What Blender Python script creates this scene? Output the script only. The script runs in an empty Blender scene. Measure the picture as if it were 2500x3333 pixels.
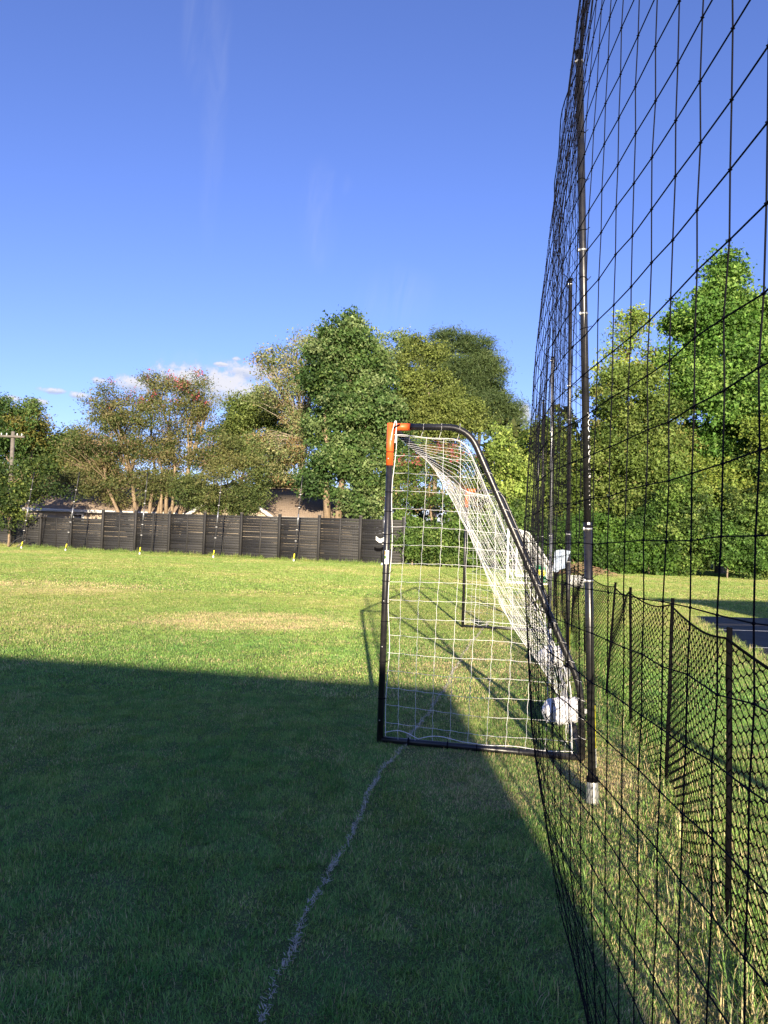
import bpy, math, random
import numpy as np
from mathutils import Vector

scene = bpy.context.scene
COL = scene.collection

# ---------------------------------------------------------------- camera
cam_d = bpy.data.cameras.new('camera')
cam_d.sensor_fit = 'VERTICAL'; cam_d.sensor_height = 36.0; cam_d.lens = 25.06
cam_d.clip_start = 0.05; cam_d.clip_end = 2000
cam = bpy.data.objects.new('camera', cam_d); COL.objects.link(cam)
cam.location = (0, 0, 1.6)
cam.rotation_mode = 'QUATERNION'
_p = math.atan(49/1540); _r = math.radians(2.0)
from mathutils import Matrix
_F = Vector((0, math.cos(_p), math.sin(_p))); _u0 = Vector((0, -math.sin(_p), math.cos(_p))); _r0 = Vector((1, 0, 0))
_R = _r0*math.cos(_r) + _u0*math.sin(_r); _U = _u0*math.cos(_r) - _r0*math.sin(_r)
cam.rotation_quaternion = Matrix((_R, _U, -_F)).transposed().to_quaternion()
scene.camera = cam

# ---------------------------------------------------------------- node helper
class NT:
    def __init__(s, tree): s.t = tree
    def n(s, typ, **kw):
        nd = s.t.nodes.new(typ)
        for k, v in kw.items(): setattr(nd, k, v)
        return nd
    def put(s, sock, v):
        if isinstance(v, bpy.types.NodeSocket): s.t.links.new(v, sock)
        elif v is not None: sock.default_value = v
    def m(s, op, a, b=None, c=None, clamp=False):
        nd = s.n('ShaderNodeMath', operation=op, use_clamp=clamp)
        for i, v in enumerate((a, b, c)):
            if v is not None: s.put(nd.inputs[i], v)
        return nd.outputs[0]
    def mix(s, f, a, b, blend='MIX'):
        nd = s.n('ShaderNodeMix', data_type='RGBA', blend_type=blend)
        s.put(nd.inputs[0], f)
        s.put(nd.inputs[6], a if isinstance(a, bpy.types.NodeSocket) else (*a, 1)[:4])
        s.put(nd.inputs[7], b if isinstance(b, bpy.types.NodeSocket) else (*b, 1)[:4])
        return nd.outputs[2]
    def noise(s, vec, scale, detail=3, rough=.5, dist=0):
        nd = s.n('ShaderNodeTexNoise')
        s.put(nd.inputs['Vector'], vec); nd.inputs['Scale'].default_value = scale
        nd.inputs['Detail'].default_value = detail; nd.inputs['Roughness'].default_value = rough
        nd.inputs['Distortion'].default_value = dist
        return nd.outputs[0]
    def rng(s, v, a, b, c=0., d=1., smooth=True):
        nd = s.n('ShaderNodeMapRange', interpolation_type='SMOOTHSTEP' if smooth else 'LINEAR')
        for i, x in enumerate((v, a, b, c, d)): s.put(nd.inputs[i], x)
        return nd.outputs[0]
    def scale(s, vec, xyz):
        nd = s.n('ShaderNodeVectorMath', operation='MULTIPLY'); s.put(nd.inputs[0], vec); nd.inputs[1].default_value = xyz
        return nd.outputs[0]

# ---------------------------------------------------------------- sky, sun, exposure
SUNV = Vector((0.176, -3.836, 1.0)).normalized()
SUN_EL = math.asin(SUNV.z)
world = bpy.data.worlds.new('World'); scene.world = world; world.use_nodes = True
wt = NT(world.node_tree); world.node_tree.nodes.clear()
sky = wt.n('ShaderNodeTexSky', sky_type='NISHITA')
sky.sun_disc = False; sky.sun_elevation = SUN_EL; sky.sun_rotation = math.pi - 0.046
sky.altitude = 200; sky.air_density = 1.0; sky.dust_density = 0.3; sky.ozone_density = 3.0
CLOUDS = [(-0.2518,0.1932,0.0494,0.0182),(-0.2883,0.1937,0.0357,0.0195),(-0.2049,0.1857,0.0403,0.0156),(-0.3383,0.1853,0.0312,0.0091),(-0.1936,0.2157,0.0286,0.0123),(-0.2118,0.2308,0.0052,0.0026),(-0.2314,0.2218,0.0091,0.0026),(-0.3882,0.1860,0.0097,0.0039),(-0.4465,0.1671,0.0143,0.0032),(-0.4100,0.1642,0.0097,0.0039),(0.1841,0.1652,0.0104,0.0156),(-0.4616,0.1510,0.0104,0.0039),(-0.4850,0.1517,0.0117,0.0032),]
WISPS = [(-0.2568,0.5180,0.0221,0.1753),(-0.2724,0.6045,0.0390,0.0844),(-0.1060,0.4184,0.0357,0.0779),(-0.0883,0.4605,0.0325,0.0195),(0.0093,0.3261,0.0714,0.0487),(-0.2621,0.2179,0.0714,0.0247),]

tc = wt.n('ShaderNodeTexCoord').outputs['Generated']
sep = wt.n('ShaderNodeSeparateXYZ'); wt.put(sep.inputs[0], tc)
az = wt.m('ARCTAN2', sep.outputs[0], sep.outputs[1]); el = wt.m('ARCSINE', sep.outputs[2])
cn = wt.noise(tc, 30, 5, .62, .6); cn2 = wt.noise(tc, 95, 3, .65)
puff = wt.m('ADD', wt.m('MULTIPLY', wt.m('SUBTRACT', cn, .5), 4.0), wt.m('MULTIPLY', wt.m('SUBTRACT', cn2, .5), 2.2))
mask = None; top = None
for a0, e0, sa, se in CLOUDS:
    dx = wt.m('DIVIDE', wt.m('SUBTRACT', az, a0), sa*1.25); dy = wt.m('DIVIDE', wt.m('SUBTRACT', el, e0), se*1.25)
    d = wt.m('ADD', wt.m('MULTIPLY', dx, dx), wt.m('MULTIPLY', dy, dy))
    b = wt.rng(wt.m('ADD', d, puff), 1.5, .1)
    tp = wt.m('MULTIPLY', b, wt.rng(wt.m('ADD', dy, wt.m('MULTIPLY', puff, .35)), -.75, .35))
    mask = b if mask is None else wt.m('MAXIMUM', mask, b)
    top = tp if top is None else wt.m('MAXIMUM', top, tp)
cmb = wt.n('ShaderNodeCombineXYZ'); wt.put(cmb.inputs[0], wt.m('MULTIPLY', wt.m('SUBTRACT', az, wt.m('MULTIPLY', el, .12)), 26.)); wt.put(cmb.inputs[1], wt.m('MULTIPLY', el, 6.))
ci = wt.noise(cmb.outputs[0], 1.1, 4, .55, 1.2)
cir = None
for a0, e0, sa, se in WISPS:
    dx = wt.m('DIVIDE', wt.m('SUBTRACT', az, a0), sa); dy = wt.m('DIVIDE', wt.m('SUBTRACT', el, e0), se)
    b = wt.rng(wt.m('ADD', wt.m('MULTIPLY', dx, dx), wt.m('MULTIPLY', dy, dy)), 1., 0.)
    cir = b if cir is None else wt.m('MAXIMUM', cir, b)
cirrus = wt.m('MULTIPLY', wt.m('MULTIPLY', wt.rng(ci, .25, .9), cir), .12)
skyc = wt.mix(1.0, sky.outputs[0], (1.04, 0.99, 1.52), 'MULTIPLY')
skyc = wt.mix(cirrus, skyc, (4.4, 4.7, 5.6))
cloudc = wt.mix(top, (3.1, 3.6, 4.7), (5.6, 5.4, 5.3))
skyc = wt.mix(wt.m('MULTIPLY', mask, .88), skyc, cloudc)
bg = wt.n('ShaderNodeBackground'); wt.put(bg.inputs[0], skyc); bg.inputs[1].default_value = 0.070
wo = wt.n('ShaderNodeOutputWorld'); wt.t.links.new(bg.outputs[0], wo.inputs[0])

sun_d = bpy.data.lights.new('sun', 'SUN'); sun_d.energy = 5.0; sun_d.angle = math.radians(.53); sun_d.color = (1.0, .85, .62)
sun = bpy.data.objects.new('sun', sun_d); COL.objects.link(sun)
sun.rotation_euler = SUNV.to_track_quat('Z', 'Y').to_euler(); sun.location = (0, -20, 30)

vs = scene.view_settings
vs.view_transform = 'Standard'; vs.look = 'None'; vs.exposure = 1.25; vs.gamma = 1.0; vs.use_curve_mapping = False
scene.cycles.max_bounces = 4; scene.cycles.diffuse_bounces = 2; scene.cycles.glossy_bounces = 2; scene.cycles.transmission_bounces = 3; scene.cycles.transparent_max_bounces = 8

# ---------------------------------------------------------------- mesh helpers
rs = np.random.RandomState(7)
WL = {}
def mesh_np(name, V, F, smooth=False):
    V = np.asarray(V, dtype=np.float32).reshape(-1, 3)
    me = bpy.data.meshes.new(name)
    Fs = [np.asarray(f, dtype=np.int32) for f in (F if isinstance(F, list) else [F])]
    Fs = [f.reshape(-1, f.shape[-1]) for f in Fs if f.size]
    me.vertices.add(len(V)); me.vertices.foreach_set('co', V.ravel())
    tot = sum(f.size for f in Fs); npoly = sum(len(f) for f in Fs)
    me.loops.add(tot); me.polygons.add(npoly)
    me.loops.foreach_set('vertex_index', np.concatenate([f.ravel() for f in Fs]))
    st = []; o = 0
    for f in Fs:
        st.append(o + np.arange(len(f))*f.shape[1]); o += f.size
    me.polygons.foreach_set('loop_start', np.concatenate(st).astype(np.int32))
    if smooth: me.polygons.foreach_set('use_smooth', np.ones(npoly, dtype=bool))
    me.update(calc_edges=True); me.validate()
    return me
def tag(o, label=None, cat=None, group=None, kind=None):
    if label: o['label'] = label
    if cat: o['category'] = cat
    if group: o['group'] = group
    if kind: o['kind'] = kind
    return o
def thing(name, loc, label, cat, group=None, parent=None):
    o = bpy.data.objects.new(name, None); COL.objects.link(o)
    o.location = loc; o.empty_display_size = .2
    WL[o] = np.array(loc, dtype=float)
    tag(o, label, cat, group); return o
def obj(name, V, F, mat, parent=None, smooth=False, attr=None):
    """link world-space geometry as one mesh object with its origin at its own base"""
    V = np.asarray(V, dtype=np.float64).reshape(-1, 3)
    org = (V.min(0)+V.max(0))/2; org[2] = V[:, 2].min()
    me = mesh_np(name, V-org, F, smooth); me.materials.append(mat)
    if attr is not None:
        for an, dat in attr.items():
            if dat.ndim == 1:
                a = me.attributes.new(an, 'FLOAT', 'POINT'); a.data.foreach_set('value', dat.astype(np.float32))
            else:
                a = me.color_attributes.new(an, 'FLOAT_COLOR', 'POINT'); a.data.foreach_set('color', dat.astype(np.float32).ravel())
    o = bpy.data.objects.new(name, me); COL.objects.link(o)
    WL[o] = org
    if parent is not None: o.parent = parent; o.location = org - WL[parent]
    else: o.location = org
    return o
def inst(name, me, loc, rotz, parent, scale=(1, 1, 1), rot=None):
    o = bpy.data.objects.new(name, me); COL.objects.link(o)
    WL[o] = np.array(loc, dtype=float)
    if parent is not None: o.parent = parent; o.location = WL[o]-WL[parent]
    else: o.location = loc
    o.rotation_euler = rot if rot else (0, 0, rotz); o.scale = scale
    return o
def join(*parts):
    Vs, Q, T, off = [], {}, None, 0
    for V, F in parts:
        V = np.asarray(V, dtype=float).reshape(-1, 3)
        for f in (F if isinstance(F, list) else [F]):
            f = np.asarray(f); f = f.reshape(-1, f.shape[-1])
            Q.setdefault(f.shape[1], []).append(f+off)
        Vs.append(V); off += len(V)
    return np.concatenate(Vs), [np.concatenate(q) for q in Q.values()]
def tubes(P, r, k=4, caps=False):
    """P (M,N,3) polylines -> tube geometry"""
    P = np.asarray(P, dtype=float)
    if P.ndim == 2: P = P[None]
    M, N, _ = P.shape
    r = np.broadcast_to(np.asarray(r, dtype=float), (M, N)) if np.ndim(r) < 2 else np.asarray(r)
    T = np.gradient(P, axis=1); T /= np.linalg.norm(T, axis=2, keepdims=True)+1e-12
    mean = T.mean(1); ref = np.where((np.abs(mean[:, 2]) > .75)[:, None], np.array([1., 0, 0]), np.array([0, 0, 1.]))[:, None, :]
    bad = np.abs((T*ref).sum(2, keepdims=True)) > .985
    ref = np.where(bad, np.array([.6, .8, 0.]), ref)
    A = np.cross(T, np.broadcast_to(ref, T.shape)); A /= np.linalg.norm(A, axis=2, keepdims=True)+1e-12
    B = np.cross(T, A)
    an = np.arange(k)*2*np.pi/k + np.pi/k
    V = P[:, :, None, :] + r[:, :, None, None]*(A[:, :, None, :]*np.cos(an)[None, None, :, None]+B[:, :, None, :]*np.sin(an)[None, None, :, None])
    idx = np.arange(M*N*k).reshape(M, N, k)
    a = idx[:, :-1, :]; b = np.roll(idx, -1, 2)[:, :-1, :]; c = np.roll(idx, -1, 2)[:, 1:, :]; d = idx[:, 1:, :]
    F = [np.stack([a, d, c, b], -1).reshape(-1, 4)]
    if caps: F.append(np.concatenate([idx[:, 0, :].reshape(M, k), idx[:, -1, ::-1].reshape(M, k)]))
    return V.reshape(-1, 3), F
def box(c, s, rz=0., bev=0.):
    c = np.array(c, float); h = np.array(s, float)/2
    if bev <= 0:
        V = np.array([[x, y, z] for z in (-1, 1) for y in (-1, 1) for x in (-1, 1)], float)*h
        F = [np.array([[0, 2, 3, 1], [4, 5, 7, 6], [0, 1, 5, 4], [2, 6, 7, 3], [0, 4, 6, 2], [1, 3, 7, 5]])]
    else:
        V = []; b = bev
        ring = [(-h[0]+b, -h[1]), (h[0]-b, -h[1]), (h[0], -h[1]+b), (h[0], h[1]-b), (h[0]-b, h[1]), (-h[0]+b, h[1]), (-h[0], h[1]-b), (-h[0], -h[1]+b)]
        for z, sh in ((-h[2], b), (-h[2]+b, 0), (h[2]-b, 0), (h[2], b)):
            for x, y in ring: V.append((x-np.sign(x)*sh*.7, y-np.sign(y)*sh*.7, z))
        V = np.array(V); q = []
        for l in range(3):
            for i in range(8): q.append((l*8+i, l*8+(i+1) % 8, (l+1)*8+(i+1) % 8, (l+1)*8+i))
        F = [np.array(q), np.array([list(range(7, -1, -1)), list(range(24, 32))])]
    if rz:
        ca, sa = math.cos(rz), math.sin(rz); V = V @ np.array([[ca, sa, 0], [-sa, ca, 0], [0, 0, 1]])
    return V+c, F
def prism(poly, z0, z1):
    poly = np.asarray(poly, float); n = len(poly)
    V = np.concatenate([np.c_[poly, np.full(n, z0)], np.c_[poly, np.full(n, z1)]])
    i = np.arange(n); j = (i+1) % n
    return V, [np.stack([i, j, j+n, i+n], 1), np.array([list(range(n-1, -1, -1)), list(range(n, 2*n))])]
def fillet(pts, rads, seg=8):
    pts = [np.array(p, float) for p in pts]; out = [pts[0]]
    for i in range(1, len(pts)-1):
        a, b, c = pts[i-1], pts[i], pts[i+1]; r = rads[i-1]
        u = (a-b)/np.linalg.norm(a-b); v = (c-b)/np.linalg.norm(c-b)
        p0, p1 = b+u*r, b+v*r
        for t in np.linspace(0, 1, seg): out.append((1-t)**2*p0+2*t*(1-t)*b+t*t*p1)
    out.append(pts[-1]); return np.array(out)
def resample(P, n):
    P = np.asarray(P, float); d = np.r_[0, np.cumsum(np.linalg.norm(np.diff(P, axis=0), axis=1))]
    t = np.linspace(0, d[-1], n)
    return np.stack([np.interp(t, d, P[:, i]) for i in range(P.shape[1])], 1)
def cyl_patch(cx, cy, r, a0, a1, z0, z1, lean=(0, 0), na=8, nz=4):
    A, Z = np.meshgrid(np.linspace(a0, a1, na), np.linspace(z0, z1, nz))
    V = np.stack([cx+lean[0]*Z+r*np.cos(A), cy+lean[1]*Z+r*np.sin(A), Z], -1).reshape(-1, 3)
    idx = np.arange(na*nz).reshape(nz, na)
    return V, [np.stack([idx[:-1, :-1], idx[:-1, 1:], idx[1:, 1:], idx[1:, :-1]], -1).reshape(-1, 4)]
def blob(c, rad, nu=18, nv=12, amp=.12, seed=0, flat=None):
    r_ = np.random.RandomState(seed); ph = r_.rand(6)*6.28
    u = np.linspace(0, 2*np.pi, nu, endpoint=False); v = np.linspace(.06, np.pi-.06, nv)
    U, W = np.meshgrid(u, v)
    k = 1+amp*(np.sin(3*U+ph[0])*np.sin(2*W+ph[1])+.6*np.sin(5*U+ph[2]+2*W)+.5*np.sin(7*W+ph[3]+U))
    if nu >= 40: k = k+.016*np.sin(9*U+4*W+ph[4])+.012*np.sin(7*W-6*U+ph[5])
    X = np.stack([np.cos(U)*np.sin(W)*k*rad[0], np.sin(U)*np.sin(W)*k*rad[1], np.cos(W)*k*rad[2]], -1).reshape(-1, 3)+np.array(c)
    if flat is not None: X[:, 2] = np.maximum(X[:, 2], flat)
    idx = np.arange(nu*nv).reshape(nv, nu); n2 = np.roll(idx, -1, 1)
    F = [np.stack([idx[:-1], idx[1:], n2[1:], n2[:-1]], -1).reshape(-1, 4), idx[0][None, :], idx[-1][None, ::-1]]
    return X, [F[0], np.concatenate([F[1], F[2]])]

# ---------------------------------------------------------------- materials
MATS = {}
def mat(name, col, rough=.6, metal=0., var=.0, vscale=3., col2=None, bump=0., bscale=60., spec=.5, stretch=(1, 1, 1)):
    if name in MATS: return MATS[name]
    m = bpy.data.materials.new(name); m.use_nodes = True; t = NT(m.node_tree)
    b = m.node_tree.nodes['Principled BSDF']
    b.inputs['Roughness'].default_value = rough; b.inputs['Metallic'].default_value = metal
    b.inputs['Specular IOR Level'].default_value = spec
    pos = t.scale(t.n('ShaderNodeNewGeometry').outputs['Position'], stretch)
    if var > 0 or col2:
        nz = t.rng(t.noise(pos, vscale, 5, .6), .3, .7)
        c2 = col2 if col2 else tuple(min(1, c*(1+var)) for c in col)
        c1 = col if col2 else tuple(c*(1-var) for c in col)
        t.put(b.inputs['Base Color'], t.mix(nz, c1, c2))
    else: b.inputs['Base Color'].default_value = (*col, 1)
    if bump > 0:
        bn = t.n('ShaderNodeBump'); bn.inputs['Strength'].default_value = bump; bn.inputs['Distance'].default_value = .01
        t.put(bn.inputs['Height'], t.noise(pos, bscale, 4, .6)); t.put(b.inputs['Normal'], bn.outputs[0])
    MATS[name] = m; return m
def leaf_mat(name, trans=.32, gloss=.018):
    m = bpy.data.materials.new(name); m.use_nodes = True; t = NT(m.node_tree); m.node_tree.nodes.clear()
    at = t.n('ShaderNodeAttribute', attribute_name='tint')
    d = t.n('ShaderNodeBsdfDiffuse'); tr = t.n('ShaderNodeBsdfTranslucent'); g = t.n('ShaderNodeBsdfGlossy')
    g.inputs['Roughness'].default_value = .6
    t.put(d.inputs[0], at.outputs[0]); t.put(tr.inputs[0], t.mix(1., at.outputs[0], (1.1, 1.15, .7), 'MULTIPLY'))
    s1 = t.n('ShaderNodeMixShader'); s1.inputs[0].default_value = trans
    t.t.links.new(d.outputs[0], s1.inputs[1]); t.t.links.new(tr.outputs[0], s1.inputs[2])
    s2 = t.n('ShaderNodeMixShader'); s2.inputs[0].default_value = gloss
    t.t.links.new(s1.outputs[0], s2.inputs[1]); t.t.links.new(g.outputs[0], s2.inputs[2])
    o = t.n('ShaderNodeOutputMaterial'); t.t.links.new(s2.outputs[0], o.inputs[0]); return m
LEAF = leaf_mat('leaf')
BLACK = mat('black powder coated steel', (.009, .009, .011), .34, col2=(.022, .021, .021), vscale=16, spec=.6, bump=.08, bscale=40)
BLACKP = mat('black plastic', (.0035, .0035, .0042), .75, spec=.03)
TWINE = mat('black twine', (.006, .006, .010), .9, spec=.1)
WTWINE = mat('white braided twine', (.80, .80, .82), .75, var=.04, vscale=30)
ORANGE = mat('orange plastic sleeve', (.85, .13, .025), .42, var=.08, vscale=12)
WHITE = mat('white paint', (.75, .75, .73), .5, var=.08, vscale=14)
SILVER = mat('galvanised metal', (.55, .55, .54), .38, metal=.7, var=.15, vscale=25)
GREYP = mat('grey metal', (.30, .31, .33), .35, metal=.5, var=.1, vscale=20)
YELLOW = mat('yellow sticker', (.85, .78, .03), .5)
STICK = mat('white sticker', (.82, .82, .80), .45)
BARK = mat('grey bark', (.16, .125, .09), .9, col2=(.30, .24, .17), vscale=5, bump=.5, bscale=18, stretch=(1, 1, .25))
BARKT = mat('tan smooth bark', (.17, .12, .072), .8, col2=(.29, .215, .135), vscale=4, bump=.25, bscale=14, stretch=(1, 1, .3))
BARKD = mat('dark bark', (.07, .055, .04), .9, var=.35, vscale=6)
FENCEW = mat('black stained fence wood', (.0125, .0122, .0125), .66, col2=(.025, .0242, .0242), vscale=2.2, bump=.3, bscale=25, stretch=(.25, .25, 4))
FENCEP = mat('stained fence post wood', (.017, .0162, .016), .65, col2=(.033, .031, .030), vscale=3, bump=.3, bscale=25, stretch=(4, 4, .3))
def per_piece(m, lo, hi):
    t = NT(m.node_tree); b = m.node_tree.nodes['Principled BSDF']; src = b.inputs['Base Color'].links[0].from_socket
    hs = t.n('ShaderNodeHueSaturation'); t.put(hs.inputs['Color'], src); t.put(hs.inputs['Value'], t.rng(t.n('ShaderNodeObjectInfo').outputs['Random'], 0, 1, lo, hi, False))
    t.put(b.inputs['Base Color'], hs.outputs[0])
per_piece(FENCEW, .65, 1.45); per_piece(FENCEP, .75, 1.3)
SIDING = mat('tan siding', (.52, .43, .32), .7, var=.1, vscale=2)
TRIM = mat('white trim', (.72, .70, .66), .5)
SHINGLE = mat('brown shingles', (.20, .15, .115), .9, col2=(.30, .235, .18), vscale=7, bump=.6, bscale=20, stretch=(1, 3, 3))
GLASS = mat('dark window glass', (.02, .022, .025), .08, spec=.8)
ASPHALT = mat('asphalt', (.075, .073, .072), .85, col2=(.125, .12, .115), vscale=2.2, bump=.4, bscale=120)
PAINTL = mat('court line paint', (.72, .72, .70), .6, col2=(.5, .5, .48), vscale=12)
BRICK = mat('red brick', (.26, .11, .075), .85, var=.25, vscale=12, bump=.4, bscale=40)
CLOTH = mat('white woven bag', (.74, .74, .77), .7, var=.10, vscale=18, bump=.8, bscale=22)
POLEW = mat('weathered pole wood', (.15, .135, .115), .9, var=.2, vscale=6)

# ---------------------------------------------------------------- ground
def field_nodes(t, pos):
    """how much of the turf is straw: real worn and dead patches"""
    sp = t.n('ShaderNodeSeparateXYZ'); t.put(sp.inputs[0], pos)
    X, Y = sp.outputs[0], sp.outputs[1]
    def ell(cx, cy, rx, ry, amt, rot=0.):
        ca, sa = math.cos(rot), math.sin(rot)
        ax = t.m('SUBTRACT', X, cx); ay = t.m('SUBTRACT', Y, cy)
        u = t.m('DIVIDE', t.m('ADD', t.m('MULTIPLY', ax, ca), t.m('MULTIPLY', ay, sa)), rx)
        v = t.m('DIVIDE', t.m('SUBTRACT', t.m('MULTIPLY', ay, ca), t.m('MULTIPLY', ax, sa)), ry)
        d = t.m('ADD', t.m('MULTIPLY', u, u), t.m('MULTIPLY', v, v))
        return t.m('MULTIPLY', t.rng(d, 1.3, .1), amt)
    n1 = t.noise(pos, .22, 3, .6); n2 = t.noise(pos, 1.3, 2, .6)
    S = t.m('ADD', t.m('MULTIPLY', t.rng(n1, .45, .72), .30), t.m('MULTIPLY', t.rng(n2, .5, .8), .28))
    wob = t.m('ADD', -.1, t.m('MULTIPLY', n2, 2.1))
    for e in ((-2.2, 12.6, 2.2, 1.5, .55, .2), (1.5, 9.2, 1.3, 2.6, .35, -.2), (1.0, 5.0, .9, .9, .42, 0),
              (1.35, 3.7, .35, 2.4, .32, -.2), (1.75, 3.0, .35, 2.2, .22, -.24), (1.9, 6.3, .4, 2.0, .2, -.15),
              (-9, 18, 4, 2, .35, .1), (3.2, 17., 1.6, 4, .25, -.2)):
        S = t.m('ADD', S, t.m('MULTIPLY', ell(*e), wob))
    return t.m('ADD', t.m('MULTIPLY', S, t.rng(Y, 1.5, 9., .72, 1.)), .07), n1, n2  # less straw in the near turf, to deepen its shaded colour
def soil_mat():
    m = bpy.data.materials.new('turf soil'); m.use_nodes = True; t = NT(m.node_tree)
    b = m.node_tree.nodes['Principled BSDF']; b.inputs['Roughness'].default_value = .95
    pos = t.n('ShaderNodeNewGeometry').outputs['Position']
    S, n1, n2 = field_nodes(t, pos)
    n3 = t.noise(pos, 25, 5, .7)
    g = t.mix(n3, (.07, .10, .03), (.12, .15, .045))
    s = t.mix(n3, (.26, .20, .11), (.40, .32, .20))
    t.put(b.inputs['Base Color'], t.mix(t.rng(S, .15, .9), g, s))
    bn = t.n('ShaderNodeBump'); bn.inputs['Strength'].default_value = .8; bn.inputs['Distance'].default_value = .03
    t.put(bn.inputs['Height'], n3); t.put(b.inputs['Normal'], bn.outputs[0]); return m
def blade_mat():
    m = bpy.data.materials.new('grass blade'); m.use_nodes = True; t = NT(m.node_tree); m.node_tree.nodes.clear()
    pos = t.n('ShaderNodeNewGeometry').outputs['Position']
    at = t.n('ShaderNodeAttribute', attribute_name='rnd').outputs['Fac']
    at2 = t.n('ShaderNodeAttribute', attribute_name='rnd2').outputs['Fac']
    S, n1, n2 = field_nodes(t, pos)
    nf = t.noise(pos, 3.2, 2, .7)
    g = t.mix(t.rng(nf, .3, .7), (.142, .345, .078), (.275, .445, .100))
    sy = t.n('ShaderNodeSeparateXYZ'); t.put(sy.inputs[0], pos)
    far_tone = t.rng(sy.outputs[1], 5., 16.)  # turf yellows with distance; shade and sun tint partly put into its colour
    g = t.mix(t.m('ADD', t.m('MULTIPLY', t.rng(n1, .35, .7), .30), t.m('MULTIPLY', far_tone, .30)), g, (.52, .47, .115))
    g = t.mix(t.m('MULTIPLY', at2, .5), g, (.11, .28, .055))
    s = t.mix(at2, (.56, .44, .21), (.72, .61, .33))
    f = t.rng(t.m('SUBTRACT', S, at), -.04, .04)
    c = t.mix(f, g, s)
    hs = t.n('ShaderNodeHueSaturation'); t.put(hs.inputs['Color'], c); t.put(hs.inputs['Value'], t.rng(t.m('FRACT', t.m('MULTIPLY', at, 7.31)), 0., 1., .68, 1.52, False)); c = hs.outputs[0]
    d = t.n('ShaderNodeBsdfDiffuse'); tr = t.n('ShaderNodeBsdfTranslucent'); gl = t.n('ShaderNodeBsdfGlossy'); gl.inputs['Roughness'].default_value = .5
    t.put(d.inputs[0], c); t.put(tr.inputs[0], c)
    s1 = t.n('ShaderNodeMixShader'); s1.inputs[0].default_value = .35
    t.t.links.new(d.outputs[0], s1.inputs[1]); t.t.links.new(tr.outputs[0], s1.inputs[2])
    s2 = t.n('ShaderNodeMixShader'); s2.inputs[0].default_value = .03
    t.t.links.new(s1.outputs[0], s2.inputs[1]); t.t.links.new(gl.outputs[0], s2.inputs[2])
    o = t.n('ShaderNodeOutputMaterial'); t.t.links.new(s2.outputs[0], o.inputs[0]); return m
SOIL = soil_mat(); BLADE = blade_mat()
gx = np.r_[np.linspace(-600, -60, 10), np.linspace(-50, 50, 41), np.linspace(60, 600, 10)]
gy = np.r_[np.linspace(-300, -40, 8), np.linspace(-30, 70, 41), np.linspace(80, 900, 12)]
GX, GY = np.meshgrid(gx, gy); GV = np.stack([GX, GY, GX*0], -1).reshape(-1, 3)
gi = np.arange(GX.size).reshape(GX.shape)
ground = obj('ground', GV, [np.stack([gi[:-1, :-1], gi[:-1, 1:], gi[1:, 1:], gi[1:, :-1]], -1).reshape(-1, 4)], SOIL)
tag(ground, 'mown playing field of green and straw coloured turf', 'ground', kind='structure')

# asphalt court, its painted lines, edge slightly ragged
edge = [(6.80, 15.77), (6.55, 14.9), (6.17, 13.4), (5.98, 12.4), (5.70, 11.2), (5.45, 10.1), (5.15, 8.9), (4.8, 7.6)]
edge = resample(np.array(edge), 40); edge[:, 0] += .05*np.sin(np.arange(40)*1.7)+.03*rs.randn(40)
poly = [(24, 7.6), (24, 16.5)] + [tuple(p) for p in edge]
court = obj('asphalt_court', *prism(poly, -.05, .05), ASPHALT); tag(court, 'dark asphalt court with thin white painted lines', 'court', kind='structure')
for x0, y0, x1, y1, w in ((6.25, 13.32, 24, 13.75, .055), (5.75, 11.12, 24, 11.5, .055), (12, 8, 12.2, 16, .055)):
    d = np.array([x1-x0, y1-y0]); d /= np.linalg.norm(d); n = np.array([-d[1], d[0]])*w/2
    p0, p1 = np.array([x0, y0]), np.array([x1, y1])
    V = np.array([[*(p0-n), .054], [*(p1-n), .054], [*(p1+n), .054], [*(p0+n), .054]])
    obj('painted_line', V, [np.array([[0, 1, 2, 3]])], PAINTL, court)

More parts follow.
